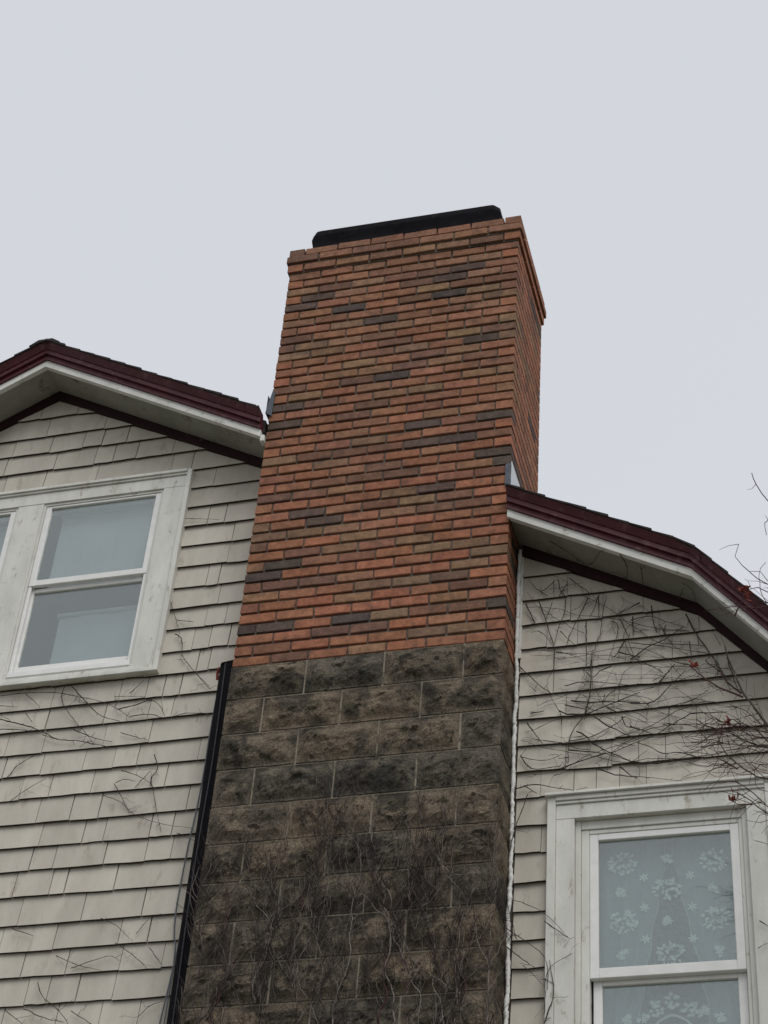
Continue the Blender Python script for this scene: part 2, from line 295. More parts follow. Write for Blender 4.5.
def brick_mat(name, attr):
    """fired clay: the tone comes from each brick, the mottling and pits from noise"""
    m, nt, N, L, B = new_mat(name)
    if attr:
        src = N.new('ShaderNodeVertexColor')
        src.layer_name = 'tone'
        tone = src.outputs['Color']
    else:
        src = N.new('ShaderNodeObjectInfo')
        tone = src.outputs['Color']
    geo = N.new('ShaderNodeNewGeometry')
    oi = N.new('ShaderNodeObjectInfo')
    off = N.new('ShaderNodeVectorMath')
    off.operation = 'MULTIPLY_ADD'
    off.inputs[1].default_value = (31.0, 17.0, 43.0)
    L.new(oi.outputs['Random'], off.inputs[0])
    L.new(geo.outputs['Position'], off.inputs[2])
    pos = off.outputs[0]
    n1 = N.new('ShaderNodeTexNoise')
    n1.inputs['Scale'].default_value = 20
    n1.inputs['Detail'].default_value = 9
    n1.inputs['Roughness'].default_value = 0.75
    L.new(pos, n1.inputs['Vector'])
    mr = N.new('ShaderNodeMapRange')
    mr.inputs['From Min'].default_value = 0.3
    mr.inputs['From Max'].default_value = 0.7
    mr.inputs['To Min'].default_value = 0.60
    mr.inputs['To Max'].default_value = 1.42
    L.new(n1.outputs['Fac'], mr.inputs['Value'])
    hs = N.new('ShaderNodeHueSaturation')
    L.new(mr.outputs[0], hs.inputs['Value'])
    L.new(tone, hs.inputs['Color'])
    # sooty flashes on the faces
    n2 = N.new('ShaderNodeTexNoise')
    n2.inputs['Scale'].default_value = 7.5
    n2.inputs['Detail'].default_value = 5
    n2.inputs['Distortion'].default_value = 0.8
    L.new(pos, n2.inputs['Vector'])
    r2 = N.new('ShaderNodeValToRGB')
    r2.color_ramp.elements[0].position = 0.55
    r2.color_ramp.elements[1].position = 0.74
    L.new(n2.outputs['Fac'], r2.inputs[0])
    mm = N.new('ShaderNodeMixRGB')
    mm.inputs[2].default_value = (0.075, 0.06, 0.052, 1)
    ml = N.new('ShaderNodeMath')
    ml.operation = 'MULTIPLY'
    ml.inputs[1].default_value = 0.6
    L.new(r2.outputs[0], ml.inputs[0])
    L.new(ml.outputs[0], mm.inputs[0])
    L.new(hs.outputs[0], mm.inputs[1])
    n4 = N.new('ShaderNodeTexNoise')
    n4.inputs['Scale'].default_value = 38
    n4.inputs['Detail'].default_value = 7
    n4.inputs['Roughness'].default_value = 0.7
    L.new(pos, n4.inputs['Vector'])
    r4 = N.new('ShaderNodeValToRGB')
    r4.color_ramp.elements[0].position = 0.63
    r4.color_ramp.elements[1].position = 0.75
    r4.color_ramp.elements[1].color = (0.55, 0.55, 0.55, 1)
    L.new(n4.outputs['Fac'], r4.inputs[0])
    m4 = N.new('ShaderNodeMixRGB')
    m4.inputs[2].default_value = (0.36, 0.26, 0.19, 1)
    L.new(r4.outputs[0], m4.inputs[0])
    L.new(mm.outputs[0], m4.inputs[1])
    L.new(m4.outputs[0], B.inputs['Base Color'])
    B.inputs['Roughness'].default_value = 0.9
    B.inputs['Specular IOR Level'].default_value = 0.15
    nb = N.new('ShaderNodeTexNoise')
    nb.inputs['Scale'].default_value = 90
    nb.inputs['Detail'].default_value = 6
    L.new(geo.outputs['Position'], nb.inputs['Vector'])
    bp = N.new('ShaderNodeBump')
    bp.inputs['Strength'].default_value = 0.8
    bp.inputs['Distance'].default_value = 0.005
    L.new(nb.outputs['Fac'], bp.inputs['Height'])
    L.new(bp.outputs[0], B.inputs['Normal'])
    return m

def glass_mat(name):
    m, nt, N, L, B = new_mat(name)
    N.remove(B)
    out = N['Material Output']
    tr = N.new('ShaderNodeBsdfTransparent')
    tr.inputs[0].default_value = (0.87, 0.92, 0.92, 1)
    gl = N.new('ShaderNodeBsdfGlossy')
    gl.inputs['Roughness'].default_value = 0.015
    gl.inputs['Color'].default_value = (0.97, 0.99, 0.96, 1)
    lw = N.new('ShaderNodeLayerWeight')
    lw.inputs['Blend'].default_value = 0.5
    pw = N.new('ShaderNodeMath'); pw.operation = 'POWER'
    pw.inputs[1].default_value = 3.0
    L.new(lw.outputs['Facing'], pw.inputs[0])
    ma = N.new('ShaderNodeMath'); ma.operation = 'MULTIPLY_ADD'
    ma.inputs[1].default_value = 0.8
    ma.inputs[2].default_value = 0.15
    ma.use_clamp = True
    L.new(pw.outputs[0], ma.inputs[0])
    nz = N.new('ShaderNodeTexNoise')
    nz.inputs['Scale'].default_value = 2.5
    bp = N.new('ShaderNodeBump')
    bp.inputs['Strength'].default_value = 0.03
    bp.inputs['Distance'].default_value = 0.02
    L.new(nz.outputs['Fac'], bp.inputs['Height'])
    L.new(bp.outputs[0], gl.inputs['Normal'])
    mx = N.new('ShaderNodeMixShader')
    L.new(ma.outputs[0], mx.inputs[0])
    L.new(tr.outputs[0], mx.inputs[1])
    L.new(gl.outputs[0], mx.inputs[2])
    L.new(mx.outputs[0], out.inputs['Surface'])
    return m

def sheer_mat(name, alpha, col=(0.85, 0.88, 0.88)):
    m, nt, N, L, B = new_mat(name)
    N.remove(B)
    out = N['Material Output']
    tr = N.new('ShaderNodeBsdfTransparent')
    df = N.new('ShaderNodeBsdfDiffuse')
    df.inputs[0].default_value = (*col, 1)
    tl = N.new('ShaderNodeBsdfTranslucent')
    tl.inputs[0].default_value = (*col, 1)
    m1 = N.new('ShaderNodeMixShader')
    m1.inputs[0].default_value = 0.35
    L.new(df.outputs[0], m1.inputs[1])
    L.new(tl.outputs[0], m1.inputs[2])
    geo = N.new('ShaderNodeNewGeometry')
    nz = N.new('ShaderNodeTexNoise')
    nz.inputs['Scale'].default_value = 160
    nz.inputs['Detail'].default_value = 2
    L.new(geo.outputs['Position'], nz.inputs['Vector'])
    mr = N.new('ShaderNodeMapRange')
    mr.inputs['From Min'].default_value = 0.3
    mr.inputs['From Max'].default_value = 0.7
    mr.inputs['To Min'].default_value = max(0.0, alpha - 0.05)
    mr.inputs['To Max'].default_value = min(1.0, alpha + 0.05)
    L.new(nz.outputs['Fac'], mr.inputs['Value'])
    m2 = N.new('ShaderNodeMixShader')
    L.new(mr.outputs[0], m2.inputs[0])
    L.new(tr.outputs[0], m2.inputs[1])
    L.new(m1.outputs[0], m2.inputs[2])
    L.new(m2.outputs[0], out.inputs['Surface'])
    return m

def stone_mat(name):
    """rough moulded concrete: brown grit, sooty hollows, greenish lichen, coarse and fine relief"""
    m, nt, N, L, B = new_mat(name)
    geo = N.new('ShaderNodeNewGeometry')
    def nz(scale, detail=8, rough=0.65, dist=0.0):
        n = N.new('ShaderNodeTexNoise')
        n.inputs['Scale'].default_value = scale
        n.inputs['Detail'].default_value = detail
        n.inputs['Roughness'].default_value = rough
        n.inputs['Distortion'].default_value = dist
        L.new(geo.outputs['Position'], n.inputs['Vector'])
        return n.outputs['Fac']
    def ramp(src, p0, p1, c0=(0, 0, 0), c1=(1, 1, 1)):
        r = N.new('ShaderNodeValToRGB')
        r.color_ramp.elements[0].position = p0
        r.color_ramp.elements[0].color = (*c0, 1)
        r.color_ramp.elements[1].position = p1
        r.color_ramp.elements[1].color = (*c1, 1)
        L.new(src, r.inputs[0])
        return r.outputs[0]
    def mix(f, a, c, blend='MIX', k=None):
        x = N.new('ShaderNodeMixRGB')
        x.blend_type = blend
        if f is None:
            x.inputs[0].default_value = k
        else:
            L.new(f, x.inputs[0])
        L.new(a, x.inputs[1])
        if isinstance(c, tuple):
            x.inputs[2].default_value = (*c, 1)
        else:
            L.new(c, x.inputs[2])
        return x.outputs[0]
    col = ramp(nz(6.0), 0.3, 0.7, (0.098, 0.089, 0.074), (0.200, 0.172, 0.136))
    col = mix(ramp(nz(4.2, 9, 0.7, 0.6), 0.46, 0.58), col, (0.052, 0.049, 0.043))
    col = mix(ramp(nz(11, 8, 0.7, 0.4), 0.57, 0.68), col, (0.095, 0.092, 0.066))
    col = mix(ramp(nz(21, 6, 0.7), 0.57, 0.68), col, (0.020, 0.019, 0.018))
    grit = ramp(nz(95, 4, 0.7), 0.28, 0.72, (0.35, 0.35, 0.35), (1.55, 1.5, 1.45))
    col = mix(None, col, grit, 'MULTIPLY', 0.85)
    oi = N.new('ShaderNodeObjectInfo')
    tint = ramp(oi.outputs['Random'], 0.0, 1.0, (0.95, 0.98, 1.00), (1.42, 1.32, 1.22))
    col = mix(None, col, tint, 'MULTIPLY', 1.0)
    L.new(col, B.inputs['Base Color'])
    B.inputs['Roughness'].default_value = 0.95
    B.inputs['Specular IOR Level'].default_value = 0.1
    b1 = N.new('ShaderNodeBump')
    b1.inputs['Strength'].default_value = 1.0
    b1.inputs['Distance'].default_value = 0.020
    L.new(nz(24, 8, 0.7, 0.3), b1.inputs['Height'])
    b2 = N.new('ShaderNodeBump')
    b2.inputs['Strength'].default_value = 0.9
    b2.inputs['Distance'].default_value = 0.006
    L.new(nz(110, 5, 0.7), b2.inputs['Height'])
    L.new(b1.outputs[0], b2.inputs['Normal'])
    L.new(b2.outputs[0], B.inputs['Normal'])
    return m

M = dict(
    shingle=weathered('shingle_paint', (0.43, 0.400, 0.345), (0.545, 0.510, 0.445), 7, 0.8, 0.7, 70, (1, 1, 0.3), (0.37, 0.335, 0.28), 16, 0.64, jitter=0.09),
    butt=weathered('shingle_butt_shadow', (0.035, 0.026, 0.022), (0.075, 0.058, 0.048), 20, 0.95, 0.4, 120),  # shadow lines under the courses, painted as a dark tone on the butts
    sheathing=weathered('sheathing', (0.10, 0.09, 0.075), (0.15, 0.13, 0.11), 9, 0.9, 0.2),
    trim=weathered('trim_paint', (0.56, 0.56, 0.52), (0.70, 0.70, 0.66), 9, 0.6, 0.3, 70, (1, 1, 0.4), (0.36, 0.335, 0.27), 22, 0.625),
    vinyl=weathered('vinyl', (0.72, 0.72, 0.70), (0.80, 0.80, 0.79), 14, 0.35, 0.05, 40, spec=0.45),
    soffit=weathered('soffit_paint', (0.22, 0.22, 0.19), (0.32, 0.32, 0.285), 4, 0.8, 0.2, 40, (1, 1, 1), (0.14, 0.135, 0.11), 8, 0.62),  # base tones darkened to stand for the shadow under the eaves
    rakewhite=weathered('rake_white', (0.60, 0.60, 0.56), (0.74, 0.74, 0.71), 8, 0.6, 0.2, 50, (1, 1, 1), (0.36, 0.35, 0.30), 18, 0.63),
    maroon=weathered('maroon_paint', (0.060, 0.010, 0.015), (0.092, 0.017, 0.025), 10, 0.5, 0.15, 60, spec=0.35, c3=(0.12, 0.055, 0.058), s3=20, cut3=0.60),
    maroonshadow=weathered('maroon_eave_shadow', (0.018, 0.0055, 0.0075), (0.032, 0.010, 0.013), 10, 0.6, 0.15, 60, spec=0.2),  # the eaves' maroon with overhang shadow painted into its colour
    asphalt=weathered('asphalt_shingle', (0.018, 0.016, 0.017), (0.045, 0.038, 0.038), 30, 0.95, 0.8, 220),
    mortar=weathered('brick_mortar', (0.11, 0.095, 0.08), (0.22, 0.19, 0.165), 20, 0.95, 0.6, 120),
    bed=weathered('block_mortar', (0.22, 0.19, 0.15), (0.34, 0.30, 0.235), 16, 0.95, 0.7, 90, c3=(0.09, 0.08, 0.065), s3=12, cut3=0.55),
    stone=stone_mat('rock_faced_block'),
    blackmetal=weathered('black_metal', (0.004, 0.004, 0.006), (0.010, 0.009, 0.012), 12, 0.75, 0.5, 40, spec=0.05, c3=(0.02, 0.018, 0.023), s3=16),
    blackplastic=weathered('black_plastic', (0.003, 0.003, 0.0045), (0.007, 0.0065, 0.009), 14, 0.6, 0.15, 60, spec=0.06),
    wire=weathered('dark_wire', (0.03, 0.03, 0.036), (0.05, 0.05, 0.058), 20, 0.5, 0.0),
    greycable=weathered('grey_cable', (0.10, 0.105, 0.12), (0.16, 0.165, 0.18), 20, 0.5, 0.0),
    lead=weathered('lead_flashing', (0.07, 0.08, 0.10), (0.13, 0.145, 0.17), 12, 0.6, 0.2, spec=0.15),
    leadlight=weathered('bare_metal_flashing', (0.48, 0.52, 0.56), (0.60, 0.63, 0.66), 12, 0.4, 0.2),
    caulk=weathered('foam_sealant', (0.62, 0.62, 0.60), (0.80, 0.80, 0.78), 20, 0.7, 0.5, 60, c3=(0.25, 0.24, 0.21), s3=14, cut3=0.6),
    plaster=weathered('room_plaster', (0.18, 0.185, 0.19), (0.22, 0.225, 0.23), 3, 0.9, 0.0),
    glarepale=weathered('painted_reflection', (0.38, 0.395, 0.41), (0.45, 0.46, 0.475), 3, 0.9, 0.0),  # pale tone of reflected sky, painted on the added panels
    stem=weathered('vine_stem', (0.030, 0.024, 0.021), (0.066, 0.052, 0.046), 14, 0.9, 0.4, 120),
    stemgrey=weathered('vine_stem_grey', (0.12, 0.10, 0.09), (0.27, 0.235, 0.21), 14, 0.9, 0.4, 120),
    twig=weathered('vine_twig', (0.028, 0.021, 0.019), (0.07, 0.05, 0.045), 18, 0.9, 0.0),
    twigred=weathered('red_twig', (0.045, 0.018, 0.020), (0.085, 0.038, 0.038), 14, 0.8, 0.0),
    bark=weathered('bark', (0.05, 0.038, 0.034), (0.10, 0.078, 0.068), 16, 0.9, 0.6, 80),
    deadleaf=weathered('dried_red_leaf', (0.16, 0.03, 0.022), (0.26, 0.065, 0.042), 40, 0.8, 0.2),
    ground=weathered('ground', (0.10, 0.095, 0.07), (0.16, 0.15, 0.115), 0.6, 0.95, 0.5, 20),
    sidewall=weathered('side_wall_paint', (0.38, 0.36, 0.30), (0.47, 0.45, 0.385), 5, 0.75, 0.3, 40),
    glass=glass_mat('window_glass'),
    sheer=sheer_mat('sheer_curtain', 0.50, (0.70, 0.80, 0.80)),
    lace=sheer_mat('lace_net', 0.30, (0.66, 0.75, 0.77)),
    flower=sheer_mat('lace_flower', 0.62, (0.88, 0.94, 0.93)),
    brick=brick_mat('fired_brick', False),
    brick2=brick_mat('fired_brick_joined', True),
)

# ------------------------------------------------------------------ ground
g = MB()
g.add([(-400, -400, -Z0), (400, -400, -Z0), (400, 400, -Z0), (-400, 400, -Z0)], [(0, 1, 2, 3)])
o = g.build('ground', M['ground'], None, 'structure')
o['label'] = 'pale bare ground around the house'

# ------------------------------------------------------------------ the gambrel roof line (lower edge of the white rake board)
XP, ZP, S1 = -1.491, 2.447, 0.5716
XB = 2.342
ZB = ZP - S1 * (XB - XP)
S2 = 1.256
XE = XB + 2.35                                   # eaves
def base(x):
    d = abs(x - XP)
    b = XB - XP
    return ZP - S1 * d if d <= b else ZP - S1 * b - S2 * (d - b)
XBL, XEL = 2 * XP - XB, 2 * XP - XE
KNOTS = [XEL, XBL, XP, XB, XE]

def spans(a, b):
    xs = [a] + [k for k in KNOTS if a < k < b] + [b]
    return list(zip(xs[:-1], xs[1:]))

def band(mb, a, b, lo, hi, y0, y1):
    """strip following the roof line between x=a and x=b, lo..hi above it"""
    for p, q in spans(a, b):
        mb.prism([(p, base(p) + lo), (q, base(q) + lo), (q, base(q) + hi), (p, base(p) + hi)], y0, y1)

def band_slant(mb, a, b, lo, hi, ylo, yhi, yback):
    for p, q in spans(a, b):
        vs = [(p, ylo, base(p) + lo), (q, ylo, base(q) + lo), (q, yhi, base(q) + hi), (p, yhi, base(p) + hi),
              (p, yback, base(p) + lo), (q, yback, base(q) + lo), (q, yback, base(q) + hi), (p, yback, base(p) + hi)]
        mb.add(vs, [(0, 1, 2, 3), (7, 6, 5, 4), (1, 0, 4, 5), (2, 1, 5, 6), (3, 2, 6, 7), (0, 3, 7, 4)])

W = 7 * 0.2032 - 0.0095        # chimney width
PZ = 0.0692                    # brick course
WALL = 0.2445                  # outer face of the sheathing (chimney front is y = 0)
ROOFBACK = 9.0

house = empty('house', (XP, WALL, -Z0), 'beige wood-shingled house with a gambrel roof and maroon eaves', 'house')

# window openings (mid casing): x0, x1, z0, z1
OPEN = [(-2.39, -0.585, 0.215, 1.575), (1.665, 2.58, -2.50, -0.88)]
def col_poly(a, b, z0, z1f):
    xs = [a] + [k for k in KNOTS if a < k < b] + [b]
    return [(a, z0), (b, z0)] + [(x, z1f(x)) for x in reversed(xs)]
wall = MB()
roofz = lambda x: base(x) + 0.06
xl, xr = XEL + 0.25, XE - 0.25
edges = [xl] + [v for w in OPEN for v in w[:2]] + [xr]
for i, (a, b) in enumerate(zip(edges[:-1], edges[1:])):
    if i % 2 == 0:
        wall.prism(col_poly(a, b, -Z0 + 0.01, roofz), WALL, WALL + 0.14)
    else:
        w = OPEN[i // 2]
        wall.prism([(a, -Z0 + 0.01), (b, -Z0 + 0.01), (b, w[2]), (a, w[2])], WALL, WALL + 0.14)
        wall.prism(col_poly(a, b, w[3], roofz), WALL, WALL + 0.14)
wall_o = wall.build('wall', M['sheathing'], house)
sw = MB()
sw.box(xl, xl + 0.14, WALL + 0.141, ROOFBACK - 0.4, -Z0 + 0.01, base(xl))
sw.box(xr - 0.14, xr, WALL + 0.141, ROOFBACK - 0.4, -Z0 + 0.01, base(xr))
sw.prism(col_poly(xl, xr, -Z0 + 0.01, roofz), ROOFBACK - 0.4, ROOFBACK - 0.26)
sw.build('side_wall', M['sidewall'], house)
for n, w in enumerate(OPEN):
    rm = MB()
    a, b, z0, z1 = w[0] - 0.5, w[1] + 0.5, w[2] - 0.7, w[3] + 0.12
    y0, y1 = WALL + 0.142, 3.2
    v = [(a, y0, z0), (b, y0, z0), (b, y1, z0), (a, y1, z0), (a, y0, z1), (b, y0, z1), (b, y1, z1), (a, y1, z1)]
    rm.add(v, [(0, 1, 2, 3), (4, 7, 6, 5), (1, 5, 6, 2), (3, 2, 6, 7), (0, 3, 7, 4)])
    rm.build('room', M['plaster'], house)

# ------------------------------------------------------------------ wall shingles
LEFT_Z = [2.2515, 2.0914, 1.9548, 1.808, 1.655, 1.505, 1.36, 1.213, 1.068, 0.916, 0.769, 0.625, 0.482, 0.33, 0.182, 0.038, -0.101, -0.248, -0.387,
          -0.531, -0.684, -0.823, -0.959, -1.107, -1.267, -1.41, -1.55, -1.701, -1.85, -1.998, -2.146, -2.294, -2.44]
RIGHT_Z = [0.575, 0.419, 0.255, 0.101, -0.046, -0.186, -0.332, -0.487, -0.638, -0.783, -0.94, -1.085, -1.241, -1.389, -1.533, -1.677, -1.826, -1.975, -2.124, -2.272, -2.42]

def clip(poly, a, b, c):
    """keep a*x + b*z <= c"""
    out = []
    n = len(poly)
    for i in range(n):
        p, q = poly[i], poly[(i + 1) % n]
        dp, dq = a * p[0] + b * p[1] - c, a * q[0] + b * q[1] - c
        if dp <= 0:
            out.append(p)
        if (dp < 0 < dq) or (dq < 0 < dp):
            t = dp / (dp - dq)
            out.append((p[0] + (q[0] - p[0]) * t, p[1] + (q[1] - p[1]) * t))
    return out

def clip_roof(poly):
    for s in (1, -1):
        poly = clip(poly, s * S1, 1, ZP - 0.03 + s * S1 * XP) if poly else poly
        zb = ZP - S1 * (XB - XP) - 0.03
        xb = XB if s == 1 else XBL
        poly = clip(poly, s * S2, 1, zb + s * S2 * xb) if poly else poly
    return poly

NSH = [0]
def shingle(x0, x1, zb, e, lo=None, hi=None):
    if x1 - x0 < 0.012:
        return
    db, tilt, dy = R.gauss(0, 0.0022), R.gauss(0, 0.0016), R.gauss(0, 0.0012)
    gap = R.uniform(0.0010, 0.0032) if x1 < 0.5 else R.uniform(0.0004, 0.0018)
    b0, b1 = zb + db - tilt, zb + db + tilt
    top = zb + e + 0.032
    n = 3 if x1 - x0 > 0.1 else 2
    bot = [(x0 + gap + (x1 - x0 - 2 * gap) * i / n, b0 + (b1 - b0) * i / n + (R.gauss(0, 0.0013) if 0 < i < n else 0)) for i in range(n + 1)]
    poly = bot + [(x1 - gap, top), (x0 + gap, top)]
    if lo is not None:
        poly = clip(poly, 0, -1, -lo)
    if hi is not None:
        poly = clip(poly, 0, 1, hi)
    poly = clip_roof(poly)
    if len(poly) < 3:
        return
    k = 0.0200 / (e + 0.032)
    ya = lambda z: min(0.2195 + dy + k * max(0.0, z - zb), 0.2425)
    yb = lambda z: min(0.2195 + dy + 0.0130 + 0.4 * k * max(0.0, z - zb), 0.2436)
    ya2 = lambda z: min(ya(z), yb(z) - 0.0015)
    mb = MB()
    mb.prism(poly, ya2, yb)
    so = mb.build('shingle', M['shingle'], wall_o)
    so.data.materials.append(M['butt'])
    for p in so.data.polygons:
        if p.normal.z < -0.7:  # downward faces take the painted shadow tone
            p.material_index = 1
    NSH[0] += 1

def lay(zs, xa, xb, joints, maxw):
    for i, zb in enumerate(zs):
        e = (zs[i - 1] - zb) if i else 0.147
        top = zb + e
        a, b = xa, xb
        js = sorted(x for x, z in joints if zb - 0.004 < z < top - 0.004 and a + 0.03 < x < b - 0.03)
        cuts = [a]
        for x in js + [b]:
            while x - cuts[-1] > maxw * R.uniform(0.9, 1.25):
                cuts.append(cuts[-1] + min(R.uniform(0.12, 0.27), (x - cuts[-1]) * 0.6))
            if x - cuts[-1] > 0.03:
                cuts.append(x)
        cuts[-1] = b
        for p, q in zip(cuts[:-1], cuts[1:]):
            segs = [(p, q, None, None)]
            for w in OPEN:
                nxt = []
                for s0, s1, lo, hi in segs:
                    if s1 <= w[0] or s0 >= w[1] or top + 0.03 <= w[2] or zb >= w[3]:
                        nxt.append((s0, s1, lo, hi))
                        continue
                    if s0 < w[0]:
                        nxt.append((s0, w[0], lo, hi))
                    if s1 > w[1]:
                        nxt.append((w[1], s1, lo, hi))
                    m0, m1 = max(s0, w[0]), min(s1, w[1])
                    if zb < w[2]:
                        nxt.append((m0, m1, lo, w[2]))
                    elif top > w[3]:
                        nxt.append((m0, m1, w[3], hi))
                segs = nxt
            for s0, s1, lo, hi in segs:
                shingle(s0, s1, zb, e, lo, hi)

lay(LEFT_Z, -2.55, -0.004, JOINT_L, 0.5)
lay(RIGHT_Z, W + 0.03, 2.95, JOINT_R, 0.62)
# the courses beyond, out to the eaves and down the wall
far = MB()
zz = 2.2515
while zz > -Z0 + 0.2:
    zz2 = zz - 0.1475
    for a, b in ((xl, -2.552), (-2.55, -0.004), (W + 0.03, 2.95), (2.952, xr)):
        lim = -2.44 if -2.55 <= a < 2.9 else 9
        if zz > lim - 0.02 and lim < 9:
            continue
        poly = clip_roof([(a, zz), (b, zz), (b, zz + 0.165), (a, zz + 0.165)])
        for w in OPEN:
            if a < w[1] and b > w[0] and zz < w[3] and zz + 0.165 > w[2]:
                poly = []
                far.prism([(a, zz), (w[0], zz), (w[0], zz + 0.165), (a, zz + 0.165)], lambda z: 0.222 + 0.12 * (z - zz), 0.2436)
                far.prism([(w[1], zz), (b, zz), (b, zz + 0.165), (w[1], zz + 0.165)], lambda z: 0.222 + 0.12 * (z - zz), 0.2436)
        if len(poly) >= 3:
            far.prism(poly, lambda z: 0.222 + 0.12 * (z - zz), 0.2436)
    zz = zz2
far.build('outer_shingles', M['shingle'], wall_o, 'stuff')

# ------------------------------------------------------------------ eaves and rake
for a, b, ab in ((XEL, -0.030, XEL), (1.4085, XE, 1.419)):
    m = MB(); band(m, a, b, 0.0, 0.050, -0.020, -0.0035); band(m, ab, b, 0.001, 0.049, -0.0035, 0.012)
    m.build('rake_board', M['rakewhite'], house)
    m = MB(); band(m, a, b, 0.050, 0.084, -0.034, -0.0035); band(m, ab, b, 0.051, 0.083, -0.0035, 0.012)
    fo = m.build('fascia', M['maroon'], house)
    m = MB(); band(m, a, b, 0.084, 0.117, -0.052, -0.0035); band(m, ab, b, 0.085, 0.116, -0.0035, 0.012)
    m.build('fascia_step', M['maroon'], fo)
    m = MB()
    jt = [a] + [x for x in (-3.1, -0.125, XB + 0.055) if a < x < b] + [b]
    for p, q in zip(jt[:-1], jt[1:]):
        band_slant(m, p + 0.0015, q - 0.0015, 0.117, 0.157, -0.058, -0.084, -0.0035)
    m.build('crown_moulding', M['maroon'], fo)
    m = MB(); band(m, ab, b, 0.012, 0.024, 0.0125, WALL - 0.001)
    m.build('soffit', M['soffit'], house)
for a, b in ((XEL + 0.3, -0.004), (W + 0.034, XE - 0.3)):
    m = MB(); band(m, a, b, -0.050, 0.0115, 0.206, WALL - 0.0005)
    m.build('frieze_board', M['maroonshadow'], house)
# small white block where the left rake meets the brickwork
m = MB(); m.box(-0.028, -0.004, -0.018, 0.03, base(-0.02) - 0.03, base(-0.02) + 0.018)
m.build('rake_block', M['rakewhite'], house, bevel=0.003)

# roof slabs and the shingles along the verge
m = MB()
band(m, XEL, -0.02, 0.06, 0.155, 0.0135, ROOFBACK)
band(m, -0.02, 1.425, 0.06, 0.155, 0.70, ROOFBACK)
band(m, 1.425, XE, 0.06, 0.155, 0.0135, ROOFBACK)
roof = m.build('roof', M['asphalt'], house)
def verge(a, b):
    xs, x = [], a
    while x < b:
        n = x + 0.125 * math.cos(math.atan(S1 if abs(x - XP) < XB - XP else S2)) * R.uniform(0.95, 1.05)
        xs.append((x, min(n, b)))
        x = n
    for p, q in xs:
        if p < XP < q:
            pieces = [(p, XP), (XP, q)]
        else:
            pieces = [(p, q)]
        for p2, q2 in pieces:
            s = 1 if (p2 + q2) / 2 > XP else -1
            t0, t1 = (0.004, 0.012) if s == 1 else (0.012, 0.004)     # lower end laps over the next course
            yo = -0.092 + R.uniform(-0.006, 0.004)
            j = R.uniform(-0.002, 0.003)
            mb = MB()
            mb.prism([(p2, base(p2) + 0.1575), (q2, base(q2) + 0.1575), (q2, base(q2) + 0.160 + t1 + j), (p2, base(p2) + 0.160 + t0 + j)], yo, -0.0036 if p2 < 1.45 and p2 > -0.1 else 0.3)
            mb.build('roof_shingle', M['asphalt'], roof)
verge(XP - 1.6, -0.034)
verge(1.412, 3.1)
m = MB()      # ridge cap
for k in range(1):
    m.prism([(XP - 0.10, base(XP - 0.10) + 0.172), (XP, ZP + 0.150), (XP + 0.10, base(XP + 0.10) + 0.172), (XP + 0.10, base(XP + 0.10) + 0.178), (XP + 0.045, ZP + 0.160), (XP - 0.045, ZP + 0.160), (XP - 0.10, base(XP - 0.10) + 0.178)], -0.098, 0.3)
m.build('ridge_cap', M['asphalt'], roof)

# ------------------------------------------------------------------ windows
def rect_frame(mb, x0, x1, z0, z1, w, y0, y1, wt=None, wb=None):
    wt = w if wt is None else wt
    wb = w if wb is None else wb
    mb.box(x0, x0 + w, y0, y1, z0, z1)
    mb.box(x1 - w, x1, y0, y1, z0, z1)
    mb.box(x0 + w, x1 - w, y0, y1, z1 - wt, z1)
    mb.box(x0 + w, x1 - w, y0, y1, z0, z0 + wb)

def sash(parent, x0, x1, z0, z1, w, y0, y1, wt, wb, name='sash'):
    mb = MB()
    rect_frame(mb, x0, x1, z0, z1, w, y0, y1, wt, wb)
    so = mb.build(name, M['vinyl'], parent, bevel=0.003)
    gb = MB()
    yc = (y0 + y1) / 2
    gb.box(x0 + w - 0.004, x1 - w + 0.004, yc, yc + 0.004, z0 + wb - 0.004, z1 - wt + 0.004)
    gb.build('pane', M['glass'], parent)
    return so

# --- pair of sashes under the gable
cs = MB()
cs.box(-0.668, -0.5345, 0.204, 0.30, 0.246, 1.518)          # right stile of the casing
cs.box(-2.4475, -2.314, 0.204, 0.30, 0.246, 1.518)
cs.box(-2.4475, -0.5345, 0.2035, 0.30, 1.5185, 1.602)       # head
win = cs.build('window', M['trim'], house, bevel=0.002)
m = MB(); m.box(-1.572, -1.410, 0.2055, 0.30, 0.246, 1.518)
m.build('mullion', M['trim'], win, bevel=0.002)
m = MB()
m.box(-0.534, -0.506, 0.190, 0.243, 0.215, 1.638)
m.box(-2.476, -2.448, 0.190, 0.243, 0.215, 1.638)
m.box(-2.4475, -0.5345, 0.193, 0.243, 1.6025, 1.6165)
m.box(-2.4475, -0.5345, 0.183, 0.243, 1.617, 1.638)
m.build('backband', M['trim'], win, bevel=0.002)
m = MB(); m.box(-2.50, -0.502, 0.182, 0.30, 0.188, 0.2145); m.box(-2.446, -0.536, 0.199, 0.30, 0.215, 0.2455)
m.build('sill', M['trim'], win, bevel=0.003)
